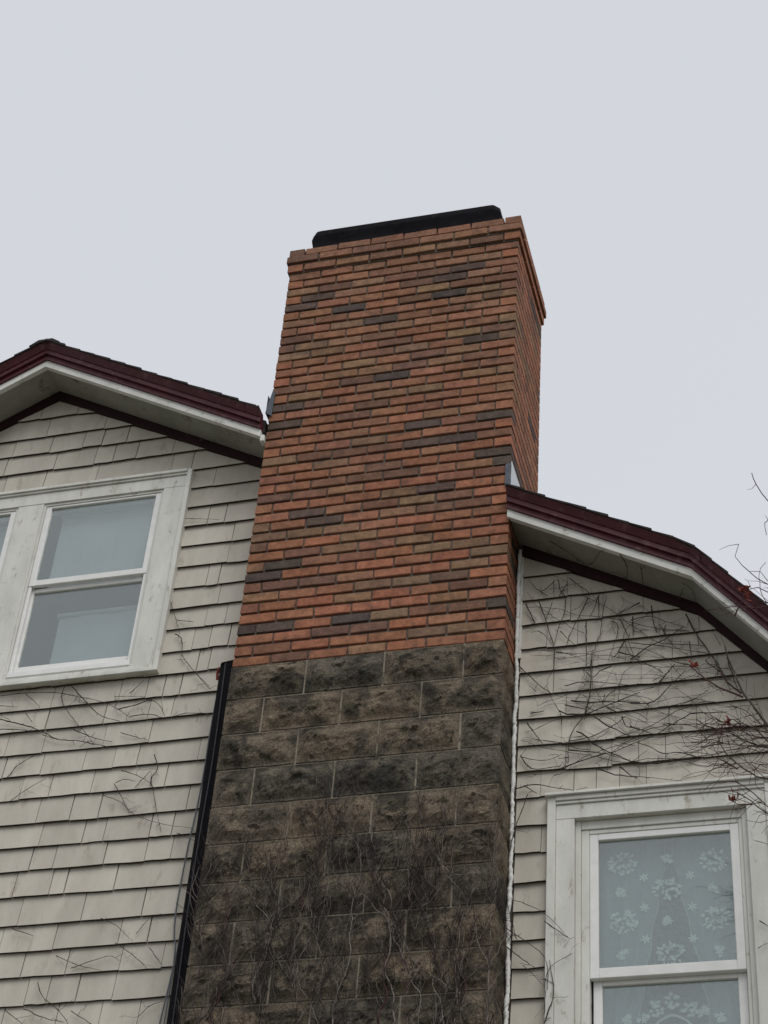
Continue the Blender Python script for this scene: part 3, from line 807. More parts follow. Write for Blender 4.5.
for x0, x1 in ((-1.395, -0.683), (-2.299, -1.587)):
    m = MB()
    m.box(x1 + 0.0005, x1 + 0.0145, 0.214, 0.30, 0.246, 1.518)
    m.box(x0 - 0.0145, x0 - 0.0005, 0.214, 0.30, 0.246, 1.518)
    m.box(x0, x1, 0.214, 0.30, 1.503, 1.518)
    m.build('jamb', M['trim'], win)
    sash(win, x0, x1, 0.905, 1.5025, 0.034, 0.219, 0.245, 0.016, 0.042)
    sash(win, x0 + 0.006, x1 - 0.006, 0.300, 0.904, 0.026, 0.246, 0.272, 0.028, 0.055)
    m = MB(); m.box(x0, x1, 0.212, 0.2455, 0.262, 0.300); m.box(x0, x0 + 0.02, 0.221, 0.2455, 0.3005, 0.904); m.box(x1 - 0.02, x1, 0.221, 0.2455, 0.3005, 0.904)
    m.build('storm_frame', M['vinyl'], win, bevel=0.004)

# --- window right of the chimney
cs = MB()
cs.box(1.640, 1.7265, 0.204, 0.30, -2.50, -0.9305)
cs.box(2.517, 2.605, 0.204, 0.30, -2.50, -0.9305)
cs.box(1.640, 2.605, 0.2035, 0.30, -0.930, -0.852)
win2 = cs.build('window', M['trim'], house, bevel=0.002)
m = MB()
m.box(1.600, 1.6395, 0.192, 0.243, -2.50, -0.8125)
m.box(2.6055, 2.645, 0.192, 0.243, -2.50, -0.8125)
m.box(1.640, 2.605, 0.195, 0.243, -0.8515, -0.836)
m.box(1.640, 2.605, 0.187, 0.243, -0.8355, -0.8125)
m.box(1.590, 2.655, 0.172, 0.243, -0.812, -0.797)
m.build('backband', M['trim'], win2, bevel=0.002)
m = MB(); m.box(1.57, 2.675, 0.165, 0.31, -2.55, -2.5005)
m.build('sill', M['trim'], win2, bevel=0.003)
m = MB()
m.box(1.727, 1.752, 0.232, 0.31, -2.50, -0.9305)
m.box(2.4915, 2.5165, 0.232, 0.31, -2.50, -0.9305)
m.box(1.7525, 2.491, 0.236, 0.31, -0.975, -0.931)
m.box(1.7525, 1.790, 0.243, 0.31, -2.50, -0.9755)
m.box(2.474, 2.491, 0.243, 0.31, -2.50, -0.9755)
m.box(1.7905, 2.4735, 0.244, 0.31, -0.998, -0.9755)
m.build('jamb', M['trim'], win2, bevel=0.002)
sash(win2, 1.7905, 2.4735, -1.735, -0.9985, 0.040, 0.247, 0.277, 0.034, 0.050)
sash(win2, 1.8005, 2.4705, -2.46, -1.700, 0.040, 0.279, 0.307, 0.055, 0.06)

# --- reflection panels and hung curtains behind the panes
def glare_panel(x0, x1, y, z0, z1, label):  # added pale sheets standing in for sky reflected in the panes
    o = empty('reflection_panel', ((x0 + x1) / 2, y, z0), label, 'reflection stand-in', 'added reflection panels of the gable window')
    m = MB()
    n = 12
    for i in range(n):
        a, b = x0 + (x1 - x0) * i / n, x0 + (x1 - x0) * (i + 1) / n
        ya, yb = y + 0.004 * math.sin(i * 1.3), y + 0.004 * math.sin((i + 1) * 1.3)
        m.add([(a, ya, z0), (b, yb, z0), (b, yb, z1), (a, ya, z1), (a, ya + 0.003, z0), (b, yb + 0.003, z0), (b, yb + 0.003, z1), (a, ya + 0.003, z1)],
              [(0, 1, 2, 3), (7, 6, 5, 4), (0, 4, 5, 1), (2, 6, 7, 3)])
    m.build('fabric', M['glarepale'], o)
    m = MB(); m.box(x0, x1, y - 0.008, y + 0.010, z0 - 0.022, z0 - 0.001)
    m.build('panel_foot', M['glarepale'], o, bevel=0.003)
    m = MB(); m.tube([(x0 - 0.01, y, z1 + 0.015), (x1 + 0.01, y, z1 + 0.015)], 0.015, 0.015, 8)
    m.build('panel_head', M['glarepale'], o)
glare_panel(-1.322, -0.60, 0.305, 0.955, 1.475, 'pale upper panel imitating sky reflection behind the right pane pair of the gable window')
glare_panel(-1.255, -0.60, 0.40, 0.28, 0.80, 'pale lower panel imitating sky reflection behind the bottom right pane of the gable window')
glare_panel(-2.28, -1.62, 0.335, 0.50, 1.47, 'pale panel imitating sky reflection behind the left sash of the gable window')

def drape(side):
    nm = 'left' if side < 0 else 'right'
    o = empty('sheer_curtain', (2.13 + side * 0.25, 0.36, -2.45), 'sheer curtain drawn to the %s behind the lower right window' % nm, 'curtain', 'sheer curtains in the lower right window')
    m = MB()
    nx, nz = 26, 30
    vs, fs = [], []
    for j in range(nz + 1):
        t = j / nz
        z = -0.93 - t * 1.55
        # inner edge sweeps outward from the middle as it falls
        inner = 2.138 + 0.006 * math.sin(z * 31 + side) + side * (0.012 + 0.115 * min(1, max(0, (-1.02 - z)) / 0.66) ** 1.1 + 0.15 * max(0, -1.70 - z))
        outer = 2.132 + side * 0.345
        for i in range(nx + 1):
            u = i / nx
            x = inner + (outer - inner) * u
            y = 0.365 + 0.020 * math.sin(u * 21 + t * 1.5) + 0.006 * math.sin(u * 47 + 2 * t)
            vs.append((x, y, z))
    for j in range(nz):
        for i in range(nx):
            q = j * (nx + 1) + i
            fs.append((q, q + 1, q + nx + 2, q + nx + 1))
    m.add(vs, fs)
    m.build('fabric', M['sheer'], o, smooth=True)
    m = MB()
    m.tube([Vector(vs[j * (nx + 1)]) + Vector((0, -0.002, 0)) for j in range(nz + 1)], 0.0022, 0.0022, 4, 0.5)
    m.build('hem', M['flower'], o)
drape(-1)
drape(1)

lace = empty('lace_curtain', (2.13, 0.325, -2.40), 'flat lace curtain with white flower sprays behind the lower right window', 'curtain')
YL = 0.322
m = MB()
nx, nz = 30, 4
vs = [(1.80 + 0.665 * i / nx, YL + 0.003 * math.sin(i * 0.9), -0.94 - 1.5 * j / nz) for j in range(nz + 1) for i in range(nx + 1)]
m.add(vs, [(j * (nx + 1) + i, j * (nx + 1) + i + 1, (j + 1) * (nx + 1) + i + 1, (j + 1) * (nx + 1) + i) for j in range(nz) for i in range(nx)])
m.build('net', M['lace'], lace, smooth=True)

def petal(mb, x, z, ang, l, w, y):
    c, s = math.cos(ang), math.sin(ang)
    pts = [(0, 0), (0.45 * l, w), (0.85 * l, 0.6 * w), (l, 0), (0.85 * l, -0.6 * w), (0.45 * l, -w)]
    P = [(x + a * c - b * s, z + a * s + b * c) for a, b in pts]
    mb.add([(px, y, pz) for px, pz in P] + [(px, y + 0.0012, pz) for px, pz in P], [(5, 4, 3, 2, 1, 0), (6, 7, 8, 9, 10, 11)])
def blossom(mb, x, z, r, n=5):
    a0 = R.uniform(0, 6.28)
    for k in range(n):
        petal(mb, x, z, a0 + k * 6.283 / n, r, r * 0.20, YL - 0.008 - R.uniform(0, 0.002))
def spray(x, z, r):
    mb = MB()
    for k in range(int(44)):
        q, d = R.uniform(0, 6.28), r * math.sqrt(R.uniform(0.02, 1))
        blossom(mb, x + math.cos(q) * d, z + math.sin(q) * d * 0.85, r * R.uniform(0.10, 0.18), R.choice((4, 5, 6)))
    for k in range(14):
        q = R.uniform(0, 6.28)
        petal(mb, x + math.cos(q) * r * 0.8, z + math.sin(q) * r * 0.7, q + R.uniform(-0.5, 0.5), r * 0.35, r * 0.08, YL - 0.009)
    mb.build('flower_spray', M['flower'], lace)
def small(x, z, r):
    mb = MB()
    blossom(mb, x, z, r * 0.55, 6)
    for k in range(5):
        q = R.uniform(0, 6.28)
        blossom(mb, x + math.cos(q) * r * 0.6, z + math.sin(q) * r * 0.6, r * 0.38, 5)
    mb.build('flower', M['flower'], lace)
for x, z in FL_BIG:
    spray(x, z, 0.062)
for x, z in FL_MED:
    small(x, z, 0.036)
for x, z in FL_SMALL:
    mb = MB(); blossom(mb, x, z, 0.024, 6); mb.build('flower', M['flower'], lace)
for x, z in FL_ROSE:
    mb = MB()
    for q in range(16):
        an, dd = R.uniform(0, 6.28), 0.036 * math.sqrt(R.random())
        blossom(mb, x + math.cos(an) * dd, z + math.sin(an) * dd, 0.011, 6)
    mb.build('rose', M['flower'], lace)
m = MB(); m.tube(smooth_path([(x, YL - 0.008, z) for x, z in FL_ARCH], 0.015), 0.006, 0.006, 5)
m.build('arch', M['flower'], lace)

# ------------------------------------------------------------------ chimney
chim = empty('chimney', (W / 2, 0.35, -Z0), 'tall red brick chimney on a base of dark rock-faced blocks', 'chimney')
DEP = 3.5 * 0.2032 - 0.0095
BH = PZ - 0.0135
def tone(k=None, i=None):
    c = (k, i)
    up = 0.0 if k is None else min(1, max(0, (k - 8) / 34.0))
    def j(col, a=0.10):
        f = 1 + R.uniform(-a, a)
        return (col[0] * f * (1 + R.uniform(-0.05, 0.05)), col[1] * f, col[2] * f * (1 + R.uniform(-0.06, 0.06)))
    def lerp(p, q, t):
        return tuple(u + (v - u) * t for u, v in zip(p, q))
    red = lerp((0.300, 0.126, 0.076), (0.245, 0.118, 0.077), up)
    dark, brown, tan = (0.088, 0.068, 0.060), (0.142, 0.084, 0.064), (0.222, 0.140, 0.086)
    if c in DARK_S:
        return j(lerp(dark, brown, R.random() ** 2 * 0.8), 0.15)
    if c in BROWN_S:
        return j(lerp(brown, red, R.random() * 0.35), 0.12)
    if c in OLIVE_S:
        return j(lerp(tan, brown, R.random() * 0.45), 0.12)
    t = R.random()
    if k is None and t < 0.04:
        return j(dark, 0.2)
    if t < 0.22 + 0.15 * up:
        return j(lerp(red, tan, 0.3 + 0.7 * R.random()), 0.12)
    if t < 0.42 + 0.22 * up:
        return j(lerp(red, brown, 0.25 + 0.6 * R.random()), 0.12)
    return j(lerp(red, tan, 0.25 * R.random()), 0.15)
DARK_S, BROWN_S, OLIVE_S = (set(map(tuple, s)) for s in (DARK, BROWN, OLIVE))

def brick_mesh(l, d, seed):
    rr = random.Random(seed)
    bm = bmesh.new()
    bmesh.ops.create_cube(bm, size=1)
    for v in bm.verts:
        v.co = Vector(((v.co.x + 0.5) * l, (v.co.y + 0.5) * d, (v.co.z + 0.5) * BH))
        v.co += Vector((rr.uniform(-0.0022, 0.0022), rr.uniform(-0.0025, 0.0015), rr.uniform(-0.0020, 0.0020)))
    bmesh.ops.bevel(bm, geom=list(bm.edges), offset=0.0036, segments=1, affect='EDGES')
    me = bpy.data.meshes.new('brick')
    bm.to_mesh(me)
    bm.free()
    return me
L1, D1 = 0.2032 - 0.0095, 0.092
VAR = [brick_mesh(L1, D1, 100 + s) for s in range(16)]
for me in VAR:
    me.materials.append(M['brick'])
rest = MB()
def loose(x, y, z, lx, ly, col):
    a = R.uniform(-0.0015, 0.0015)
    rest.box(x, x + lx, y + a, y + a + ly, z + R.uniform(-0.001, 0.001), z + BH + R.uniform(-0.001, 0.001), col)
PROUD = {43: 0.013, 44: 0.024, 45: 0.014}
for k in range(46):
    p = PROUD.get(k, 0.0)
    z = k * PZ + 0.0075
    pit = (W + 2 * p + 0.0095) / 7
    sx = (pit - 0.0095) / L1
    xo = -p
    if k % 2 == 0:
        xs = [xo + i * pit for i in range(7)]
        idx = list(range(7))
    else:
        xs = [xo + (i + 0.5) * pit for i in range(6)]
        idx = [i + 1 for i in range(6)]
    for i, x in zip(idx, xs):
        o = bpy.data.objects.new('brick', R.choice(VAR))
        COL.objects.link(o)
        o.location = (x, -p + R.gauss(0, 0.0009), z + R.gauss(0, 0.0007))
        o.rotation_euler = (R.gauss(0, 0.006), R.gauss(0, 0.0022), R.gauss(0, 0.003))
        o.scale = (sx, 1, 1)
        if k == 45:
            o.location.z += R.uniform(-0.003, 0.003)
            o.rotation_euler.y += R.gauss(0, 0.006)
        o.color = (*tone(k, i), 1)
        adopt(o, chim)
    hl = (pit * 0.5 - 0.0095)
    if k % 2:                           # header ends on the front, stretchers along the flanks
        for x in (xo, xo + 6.5 * pit):
            loose(x, -p, z, hl, L1, tone())
        for xf in (xo, W + p - D1):
            for n in range(2):
                loose(xf, -p + (n + 1) * 0.2032, z, D1, L1, tone())
            loose(xf, -p + 3 * 0.2032, z, D1, 0.0921 + 2 * p, tone())
    else:
        for xf in (xo, W + p - D1):
            for n in range(3):
                loose(xf, -p + (n + 0.5) * 0.2032, z, D1, L1 + (2 * p if n == 2 else 0), tone())
    for n in range(6):                  # back face, inside the roof for the most part
        loose(xo + (n + 0.5) * pit, DEP + p - D1, z, L1, D1, tone())
rest.build('flank_bricks', M['brick2'], chim, 'stuff')
m = MB()
m.box(0.014, W - 0.014, 0.014, DEP - 0.014, 0.002, 43 * PZ)
m.box(0.002, W - 0.002, 0.002, DEP - 0.002, 43 * PZ + 0.001, 44 * PZ)
m.box(-0.008, W + 0.008, -0.008, DEP + 0.008, 44 * PZ + 0.001, 45 * PZ)
m.box(0.012, W - 0.012, 0.012, DEP - 0.012, 45 * PZ + 0.001, 45.55 * PZ)
m.build('mortar', M['mortar'], chim)
m = MB()
vs = []
for ins, zc in ((0.07, 45.56 * PZ), (0.13, 46.3 * PZ)):
    vs += [(ins, ins, zc), (W - ins, ins, zc), (W - ins, DEP - ins, zc), (ins, DEP - ins, zc)]
m.add(vs, [(0, 1, 5, 4), (1, 2, 6, 5), (2, 3, 7, 6), (3, 0, 4, 7), (4, 5, 6, 7), (3, 2, 1, 0)])
m.build('mortar_crown', M['bed'], chim)

# rock-faced block base
CH = 0.2107
BL = (W + 0.008) / 3.5
SD = 0.236
def rock_block(l, seed, left, right, h=CH - 0.011, d=SD):
    nx, nz, ny = max(8, int(l / 0.0125)), 16, 8
    bm = bmesh.new()
    cache = {}
    def vert(i, j, k):
        if (i, j, k) in cache:
            return cache[(i, j, k)]
        x, y, z = l * i / nx, d * j / ny, h * k / nz
        ex, ez, ey = min(x, l - x), min(z, h - z), min(y, d - y)
        q = Vector((x * 1.0 + seed * 3.17, y, z + seed * 1.31))
        n1 = noise.fractal(q * 9, 1.0, 2.1, 5)
        n2 = noise.fractal(q * 26 + Vector((4, 1, 7)), 0.9, 2.1, 4)
        lump = noise.noise(q * 5.5 + Vector((9, 2, 3)))
        vp = noise.voronoi(q * 15 + Vector((0, 0, 3)))[1][0]
        sl = noise.noise_vector(vp * 4.3)
        fac = 0.9 * noise.noise(vp * 6.1) + 0.9 * sl.dot(q * 15 + Vector((0, 0, 3)) - vp)
        vp2 = noise.voronoi(q * 38)[1][0]
        fac2 = noise.noise(vp2 * 3.7) + 0.8 * noise.noise_vector(vp2 * 2.9).dot(q * 38 - vp2)
        sm = lambda e, w: (lambda t: t * t * (3 - 2 * t))(min(1, max(0, e / w)))
        if j == 0:
            mk = sm(ex - 0.006, 0.050) * sm(ez - 0.006, 0.055)
            y -= mk * max(0.0, 0.021 + 0.010 * lump + 0.008 * n1 + 0.016 * fac + 0.006 * fac2) + 0.0015 * n2 + 0.001
            x += mk * 0.006 * n1
            z += mk * 0.006 * n2
        if right and i == nx and j > 0:
            mk = sm(ey, 0.04) * sm(ez - 0.003, 0.04)
            x += mk * max(0.0, 0.010 + 0.010 * lump + 0.010 * n1)
        if left and i == 0 and j > 0:
            mk = sm(ey, 0.04) * sm(ez - 0.003, 0.04)
            x -= mk * max(0.0, 0.010 + 0.010 * lump + 0.010 * n1)
        cache[(i, j, k)] = bm.verts.new((x, y, z))
        return cache[(i, j, k)]
    for i in range(nx):
        for k in range(nz):
            bm.faces.new((vert(i, 0, k), vert(i + 1, 0, k), vert(i + 1, 0, k + 1), vert(i, 0, k + 1)))
    for j in range(ny):
        for k in range(nz):
            bm.faces.new((vert(nx, j, k), vert(nx, j + 1, k), vert(nx, j + 1, k + 1), vert(nx, j, k + 1)))
            bm.faces.new((vert(0, j + 1, k), vert(0, j, k), vert(0, j, k + 1), vert(0, j + 1, k + 1)))
    for i in range(nx):
        for j in range(ny):
            bm.faces.new((vert(i, j, nz), vert(i + 1, j, nz), vert(i + 1, j + 1, nz), vert(i, j + 1, nz)))
            bm.faces.new((vert(i, j + 1, 0), vert(i + 1, j + 1, 0), vert(i + 1, j, 0), vert(i, j, 0)))
    me = bpy.data.meshes.new('stone_block')
    bm.to_mesh(me)
    bm.free()
    me.materials.append(M['stone'])
    return me
pool = {}
ncourse = int(Z0 / CH) + 1
for c in range(ncourse):
    z = -(c + 1) * CH
    if c % 2 == 0:
        lens = [BL, BL, BL, BL / 2]
    else:
        lens = [BL / 2, BL, BL, BL]
    x = 0.0
    for n, l in enumerate(lens):
        rgt, lft = n == len(lens) - 1, n == 0
        if c < 12:
            me = rock_block(l - 0.010, 11 + c * 7 + n, lft, rgt)
            pool.setdefault((round(l, 3), lft, rgt), []).append(me)
        else:
            me = R.choice(pool[(round(l, 3), lft, rgt)])
        h = me
        o = bpy.data.objects.new('stone_block', h)
        COL.objects.link(o)
        o.location = (x + R.gauss(0, 0.0008), -0.0075 + R.uniform(-0.0012, 0.0012), max(z + 0.0055, -Z0 - 0.12))
        adopt(o, chim)
        x += l
m = MB(); m.box(0.004, W - 0.004, -0.0035, SD, -Z0 - 0.02, -0.001)
m.build('block_mortar', M['bed'], chim)

# flashing at the roof
m = MB()
m.prism([(-0.022, 1.80), (0.018, 1.77), (0.021, 1.962), (0.004, 1.968)], -0.011, -0.0045)
m.box(-0.022, -0.018, -0.0045, 0.5, 1.80, 1.94)
m.build('flashing', M['lead'], chim)
m = MB()
m.box(1.388, 1.4175, -0.009, -0.004, 1.02, 1.172)
m.build('flashing', M['lead'], chim)
m = MB()
m.box(1.4180, 1.4215, -0.003, 0.69, 0.98, 1.19)
m.build('flashing', M['leadlight'], chim)

# ------------------------------------------------------------------ black cap over the flue
cap = empty('flue_cover', (W / 2, 0.35, 46 * PZ), 'low black metal cover lying across the open top of the brick stack', 'flue cover')
m = MB()
X0, X1, Y0, Y1 = 0.050, 1.262, 0.115, 0.60
sec = [(0.020, 3.196), (0.010, 3.38), (0.0, 3.44), (0.006, 3.484), (0.024, 3.508), (0.07, 3.516)]
ring = []
for ins, z in sec:
    c = 0.035
    pts = [(X0 + ins + c, Y0 + ins), (X1 - ins - c, Y0 + ins), (X1 - ins, Y0 + ins + c), (X1 - ins, Y1 - ins - c), (X1 - ins - c, Y1 - ins), (X0 + ins + c, Y1 - ins), (X0 + ins, Y1 - ins - c), (X0 + ins, Y0 + ins + c)]
    ring.append([(x, y, z + 0.004 * math.sin(x * 9)) for x, y in pts])
vs = [p for r_ in ring for p in r_]
fs = []
for a in range(len(ring) - 1):
    for k in range(8):
        fs.append((a * 8 + k, a * 8 + (k + 1) % 8, (a + 1) * 8 + (k + 1) % 8, (a + 1) * 8 + k))
fs.append(tuple((len(ring) - 1) * 8 + k for k in range(8)))
fs.append(tuple(7 - k for k in range(8)))
m.add(vs, fs)
m.build('lid', M['blackmetal'], cap, bevel=0.004, seg=1)
m = MB(); m.box(X0 + 0.05, X1 - 0.05, Y0 + 0.05, Y1 - 0.05, 3.521, 3.527)
m.build('seam_plate', M['blackmetal'], cap)

# ------------------------------------------------------------------ sealant bead between chimney and wall
pts = []
z = base(W + 0.03) - 0.02
while z > -3.2:
    big = 0.007 * noise.noise(Vector((3.1, z * 3.1, 0))) + 0.006 * noise.noise(Vector((1, z * 11, 5)))
    pts.append((W + 0.016 + big, 0.212 + 0.5 * big, z))
    z -= 0.011
m = MB(); m.tube(pts, 0.0098, 0.0115, 7, 0.28)
m.build('sealant_bead', M['caulk'], house, smooth=True)
m = MB(); m.box(W + 0.022, W + 0.036, 0.222, WALL - 0.001, 0.05, base(W + 0.03) - 0.06)
m.build('corner_strip', M['trim'], house)

# ------------------------------------------------------------------ black downpipe and cables left of the base
pipe = empty('downpipe', (-0.06, 0.11, -Z0), 'black plastic downpipe tucked between the shingles and the block base', 'downpipe')
m = MB()
prof = [(-0.100, 0.080), (-0.090, 0.068), (-0.022, 0.068), (-0.010, 0.080), (-0.010, 0.150), (-0.022, 0.160), (-0.090, 0.160), (-0.100, 0.150)]
nz = 60
vs, fs = [], []
for j in range(nz + 1):
    z = 0.115 + (-Z0 + 0.02 - 0.115) * (j / nz) ** 1.5
    wv = 0.004 * noise.noise(Vector((z * 1.7, 3, 1)))
    for i_, (x, y) in enumerate(prof):
        tip = (0.05 * (x + 0.010) / -0.106 if j == 0 else 0)
        vs.append((x + wv, y, z - tip))
for j in range(nz):
    for i_ in range(8):
        fs.append((j * 8 + i_, (j + 1) * 8 + i_, (j + 1) * 8 + (i_ + 1) % 8, j * 8 + (i_ + 1) % 8))
fs += [tuple(range(8)), tuple(nz * 8 + 7 - i_ for i_ in range(8))]
m.add(vs, fs)
m.build('pipe', M['blackplastic'], pipe)
for zc in (-2.9, -4.6, -6.4):
    m = MB(); m.box(-0.124, -0.002, 0.055, 0.2180, zc, zc + 0.03)
    m.build('bracket', M['blackplastic'], pipe, bevel=0.004)
m = MB(); m.tube(smooth_path([(-0.066, 0.063, 0.09), (-0.058, 0.062, -0.5), (-0.070, 0.063, -1.2), (-0.060, 0.062, -2.2), (-0.065, 0.063, -3.4)], 0.1), 0.0035, 0.0035, 5)
m.build('wire', M['wire'], pipe)
m = MB(); m.tube([(-0.094, 0.10, 0.085), (-0.112, 0.10, 0.085), (-0.124, 0.11, 0.06), (-0.122, 0.12, 0.03)], 0.013, 0.008, 6, 0.2)
o = m.build('torn_end', M['deadleaf'], pipe)
o['label'] = 'torn reddish end at the top of the black pipe'
c = [p for s in CABLE for p in s] + [(-0.205, -2.2), (-0.20, -3.6), (-0.20, -Z0 + 0.02)]
m = MB(); m.tube(smooth_path([(x, 0.207, z) for x, z in c], 0.06), 0.0042, 0.0042, 5)
o = m.build('cable', M['greycable'])
o['label'] = 'thin grey cable hanging down the shingles beside the black pipe'
o['category'] = 'cable'
m = MB(); m.tube(smooth_path([(-0.128, 0.200, 0.06), (-0.136, 0.205, -0.35), (-0.146, 0.203, -0.80), (-0.150, 0.206, -1.3), (-0.165, 0.204, -1.9), (-0.16, 0.205, -3.2), (-0.16, 0.205, -Z0 + 0.02)], 0.06), 0.0032, 0.0032, 5)
o = m.build('cable', M['greycable'])
o['label'] = 'thinner cable running close along the edge of the black pipe'
o['category'] = 'cable'

# ------------------------------------------------------------------ bare creepers
def vine_on_wall(name, label, traces, y, r, mat, loc, nt=5, group='bare creeper stems'):
    o = empty(name, loc, label, 'vine', group)
    tw = MB()
    for t in traces:
        if len(t) < 2:
            continue
        P = [(p[0], y + R.uniform(-0.004, 0.006), p[1]) if len(p) == 2 else p for p in t]
        path = smooth_path(P, 0.022, 0.0011)
        rr = r * R.uniform(0.55, 1.15)
        mb = MB()
        mb.tube(path, rr, rr * 0.5, 5, 0.2)
        mb.build('stem', mat, o)
        L_ = sum((path[i + 1] - path[i]).length for i in range(len(path) - 1))
        if nt:
            for q in range(int(L_ * nt * 6)):
                i = R.randrange(len(path))
                d = Vector((R.gauss(0, 1), R.gauss(0, 0.15), R.gauss(0, 1))).normalized()
                l = R.uniform(0.008, 0.03) if R.random() < 0.6 else R.uniform(0.03, 0.10)
                a = path[i]
                w1, w2 = (Vector((R.gauss(0, 0.12), 0, R.gauss(0, 0.12))) * l for _ in '12')
                tw.tube([a, a + d * l * 0.33 + w1, a + d * l * 0.66 + w2, a + d * l + w1 + w2], rr * 0.5, rr * 0.28, 3)
    if tw.v:
        tw.build('twigs', M['twig'], o, 'stuff')
    return o

vine_on_wall('climbing_vine', 'sparse bare creeper straggling over the shingles below the gable window', LEFT_VINES, 0.207, 0.0030, M['stem'], (-0.6, 0.21, -2.2), 3)
vine_on_wall('climbing_vine', 'tangle of bare creeper spread over the gable shingles right of the chimney', RIGHT_VINES, 0.2065, 0.0034, M['stem'], (1.9, 0.21, -0.8), 3)
vine_on_wall('climbing_vine', 'thin creeper shoots on the casing of the lower right window', WINDOW_VINES, 0.188, 0.0025, M['stem'], (1.6, 0.19, -2.0), 3)
def lower(ts):
    return [[(p[0], p[1], p[2] - 0.004) for p in t] for t in ts]
vine_on_wall('climbing_vine', 'few creeper shoots clinging under the right hand soffit', lower(SOFFIT_R), 0, 0.0025, M['stem'], (1.8, 0.1, 0.6), 2)
vine_on_wall('climbing_vine', 'thin creeper shoots under the left hand soffit near the brickwork', lower(SOFFIT_L), 0, 0.0020, M['stemgrey'], (-0.3, 0.1, 1.7), 0)
# extra fill on the right gable, the way the fine shoots crowd there
fill = []
for n in range(42):
    x, z = R.uniform(1.47, 2.62), R.uniform(-0.78, 0.55)
    if z > base(x) - 0.12:
        continue
    a = R.choice((R.gauss(0.15, 0.35), R.gauss(2.6, 0.4), R.gauss(1.6, 0.4)))
    pts = [(x, z)]
    for k in range(R.randint(4, 10)):
        a += R.gauss(0, 0.35)
        x += math.cos(a) * 0.06
        z += math.sin(a) * 0.05
        if z > base(x) - 0.09 or x < W + 0.04 or z < -0.79:
            break
        pts.append((x, z))
    if len(pts) > 1:
        fill.append(pts)
for n in range(16):
    x, z = R.uniform(2.2, 2.75), R.uniform(-0.76, 0.15)
    a = math.pi - R.uniform(-0.15, 0.55)
    pts = [(x, z)]
    for k in range(R.randint(9, 17)):
        a += R.gauss(0, 0.22) + (math.pi - 0.1 - a) * 0.08
        x += math.cos(a) * 0.07
        z += math.sin(a) * 0.05
        if z > base(x) - 0.09 or x < W + 0.05 or z < -0.77:
            break
        pts.append((x, z))
    if len(pts) > 3:
        fill.append(pts)
vine_on_wall('climbing_vine', 'very fine dark shoots between the thicker stems on the right gable', fill, 0.209, 0.0018, M['twig'], (2.1, 0.21, -0.7), 2)

def stone_y(x, z):
    return -0.034 - 0.010 * noise.noise(Vector((x * 7, 2.0, z * 7)))
def stone_vine(label, xa, xb, ntop, seed):
    global R
    keep = R
    R = random.Random(seed)
    o = empty('climbing_vine', ((xa + xb) / 2, -0.03, -3.2), label, 'vine', 'bare creeper stems')
    tw, tw2 = MB(), MB()
    for n in range(int((xb - xa) * 46)):
        x = R.uniform(xa, xb)
        z = R.choice((-3.2, -2.7, -2.4, -2.1, -1.9, R.uniform(-2.0, -1.2)))
        top = ntop(x) + R.uniform(-0.75, 0.06) * R.random()
        a = math.pi / 2 + R.gauss(0, 0.25)
        pts = []
        while z < top and len(pts) < 130:
            pts.append((x, stone_y(x, z), z))
            a += R.gauss(0, 0.20) + (math.pi / 2 - a) * 0.10
            x += math.cos(a) * 0.024
            z += math.sin(a) * 0.024
            x = min(max(x, 0.01), W - 0.01)
        if len(pts) < 3:
            continue
        r = R.uniform(0.0014, 0.0032) * R.choice((1, 1, 1.3))
        mb = MB(); mb.tube(pts, r, r * 0.4, 4, 0.2)
        mb.build('stem', R.choice((M['stem'], M['stemgrey'], M['stem'], M['twigred'])), o)
        # fans of shoots
        for q in range(int(len(pts) * 0.85)):
            i = R.randrange(len(pts))
            b = math.pi / 2 + R.choice((-1, 1)) * R.uniform(0.25, 1.0)
            p = Vector(pts[i])
            seg = [p]
            l = R.uniform(0.012, 0.04)
            for k in range(R.randint(3, 6)):
                b += R.gauss(0, 0.30) + (math.pi / 2 - b) * 0.2
                p = p + Vector((math.cos(b) * l * 0.8, R.uniform(-0.010, 0.004), math.sin(b) * l))
                seg.append(p)
            (tw if R.random() < 0.66 else tw2).tube(seg, r * 0.6, r * 0.25, 3)
    tw.build('twigs', M['twig'], o, 'stuff')
    tw2.build('pale_twigs', M['stemgrey'], o, 'stuff')
    R = keep
stone_vine('dense bare creeper over the left third of the block base', 0.0, 0.5, lambda x: -0.98 + 0.12 * math.sin(x * 9), 21)
stone_vine('dense bare creeper with pale fanned shoots in the middle of the block base', 0.5, 0.95, lambda x: -0.86 + 0.1 * math.sin(x * 11), 22)
stone_vine('thinner bare creeper on the right third of the block base', 0.95, 1.41, lambda x: -1.0 + 0.1 * math.sin(x * 8), 23)

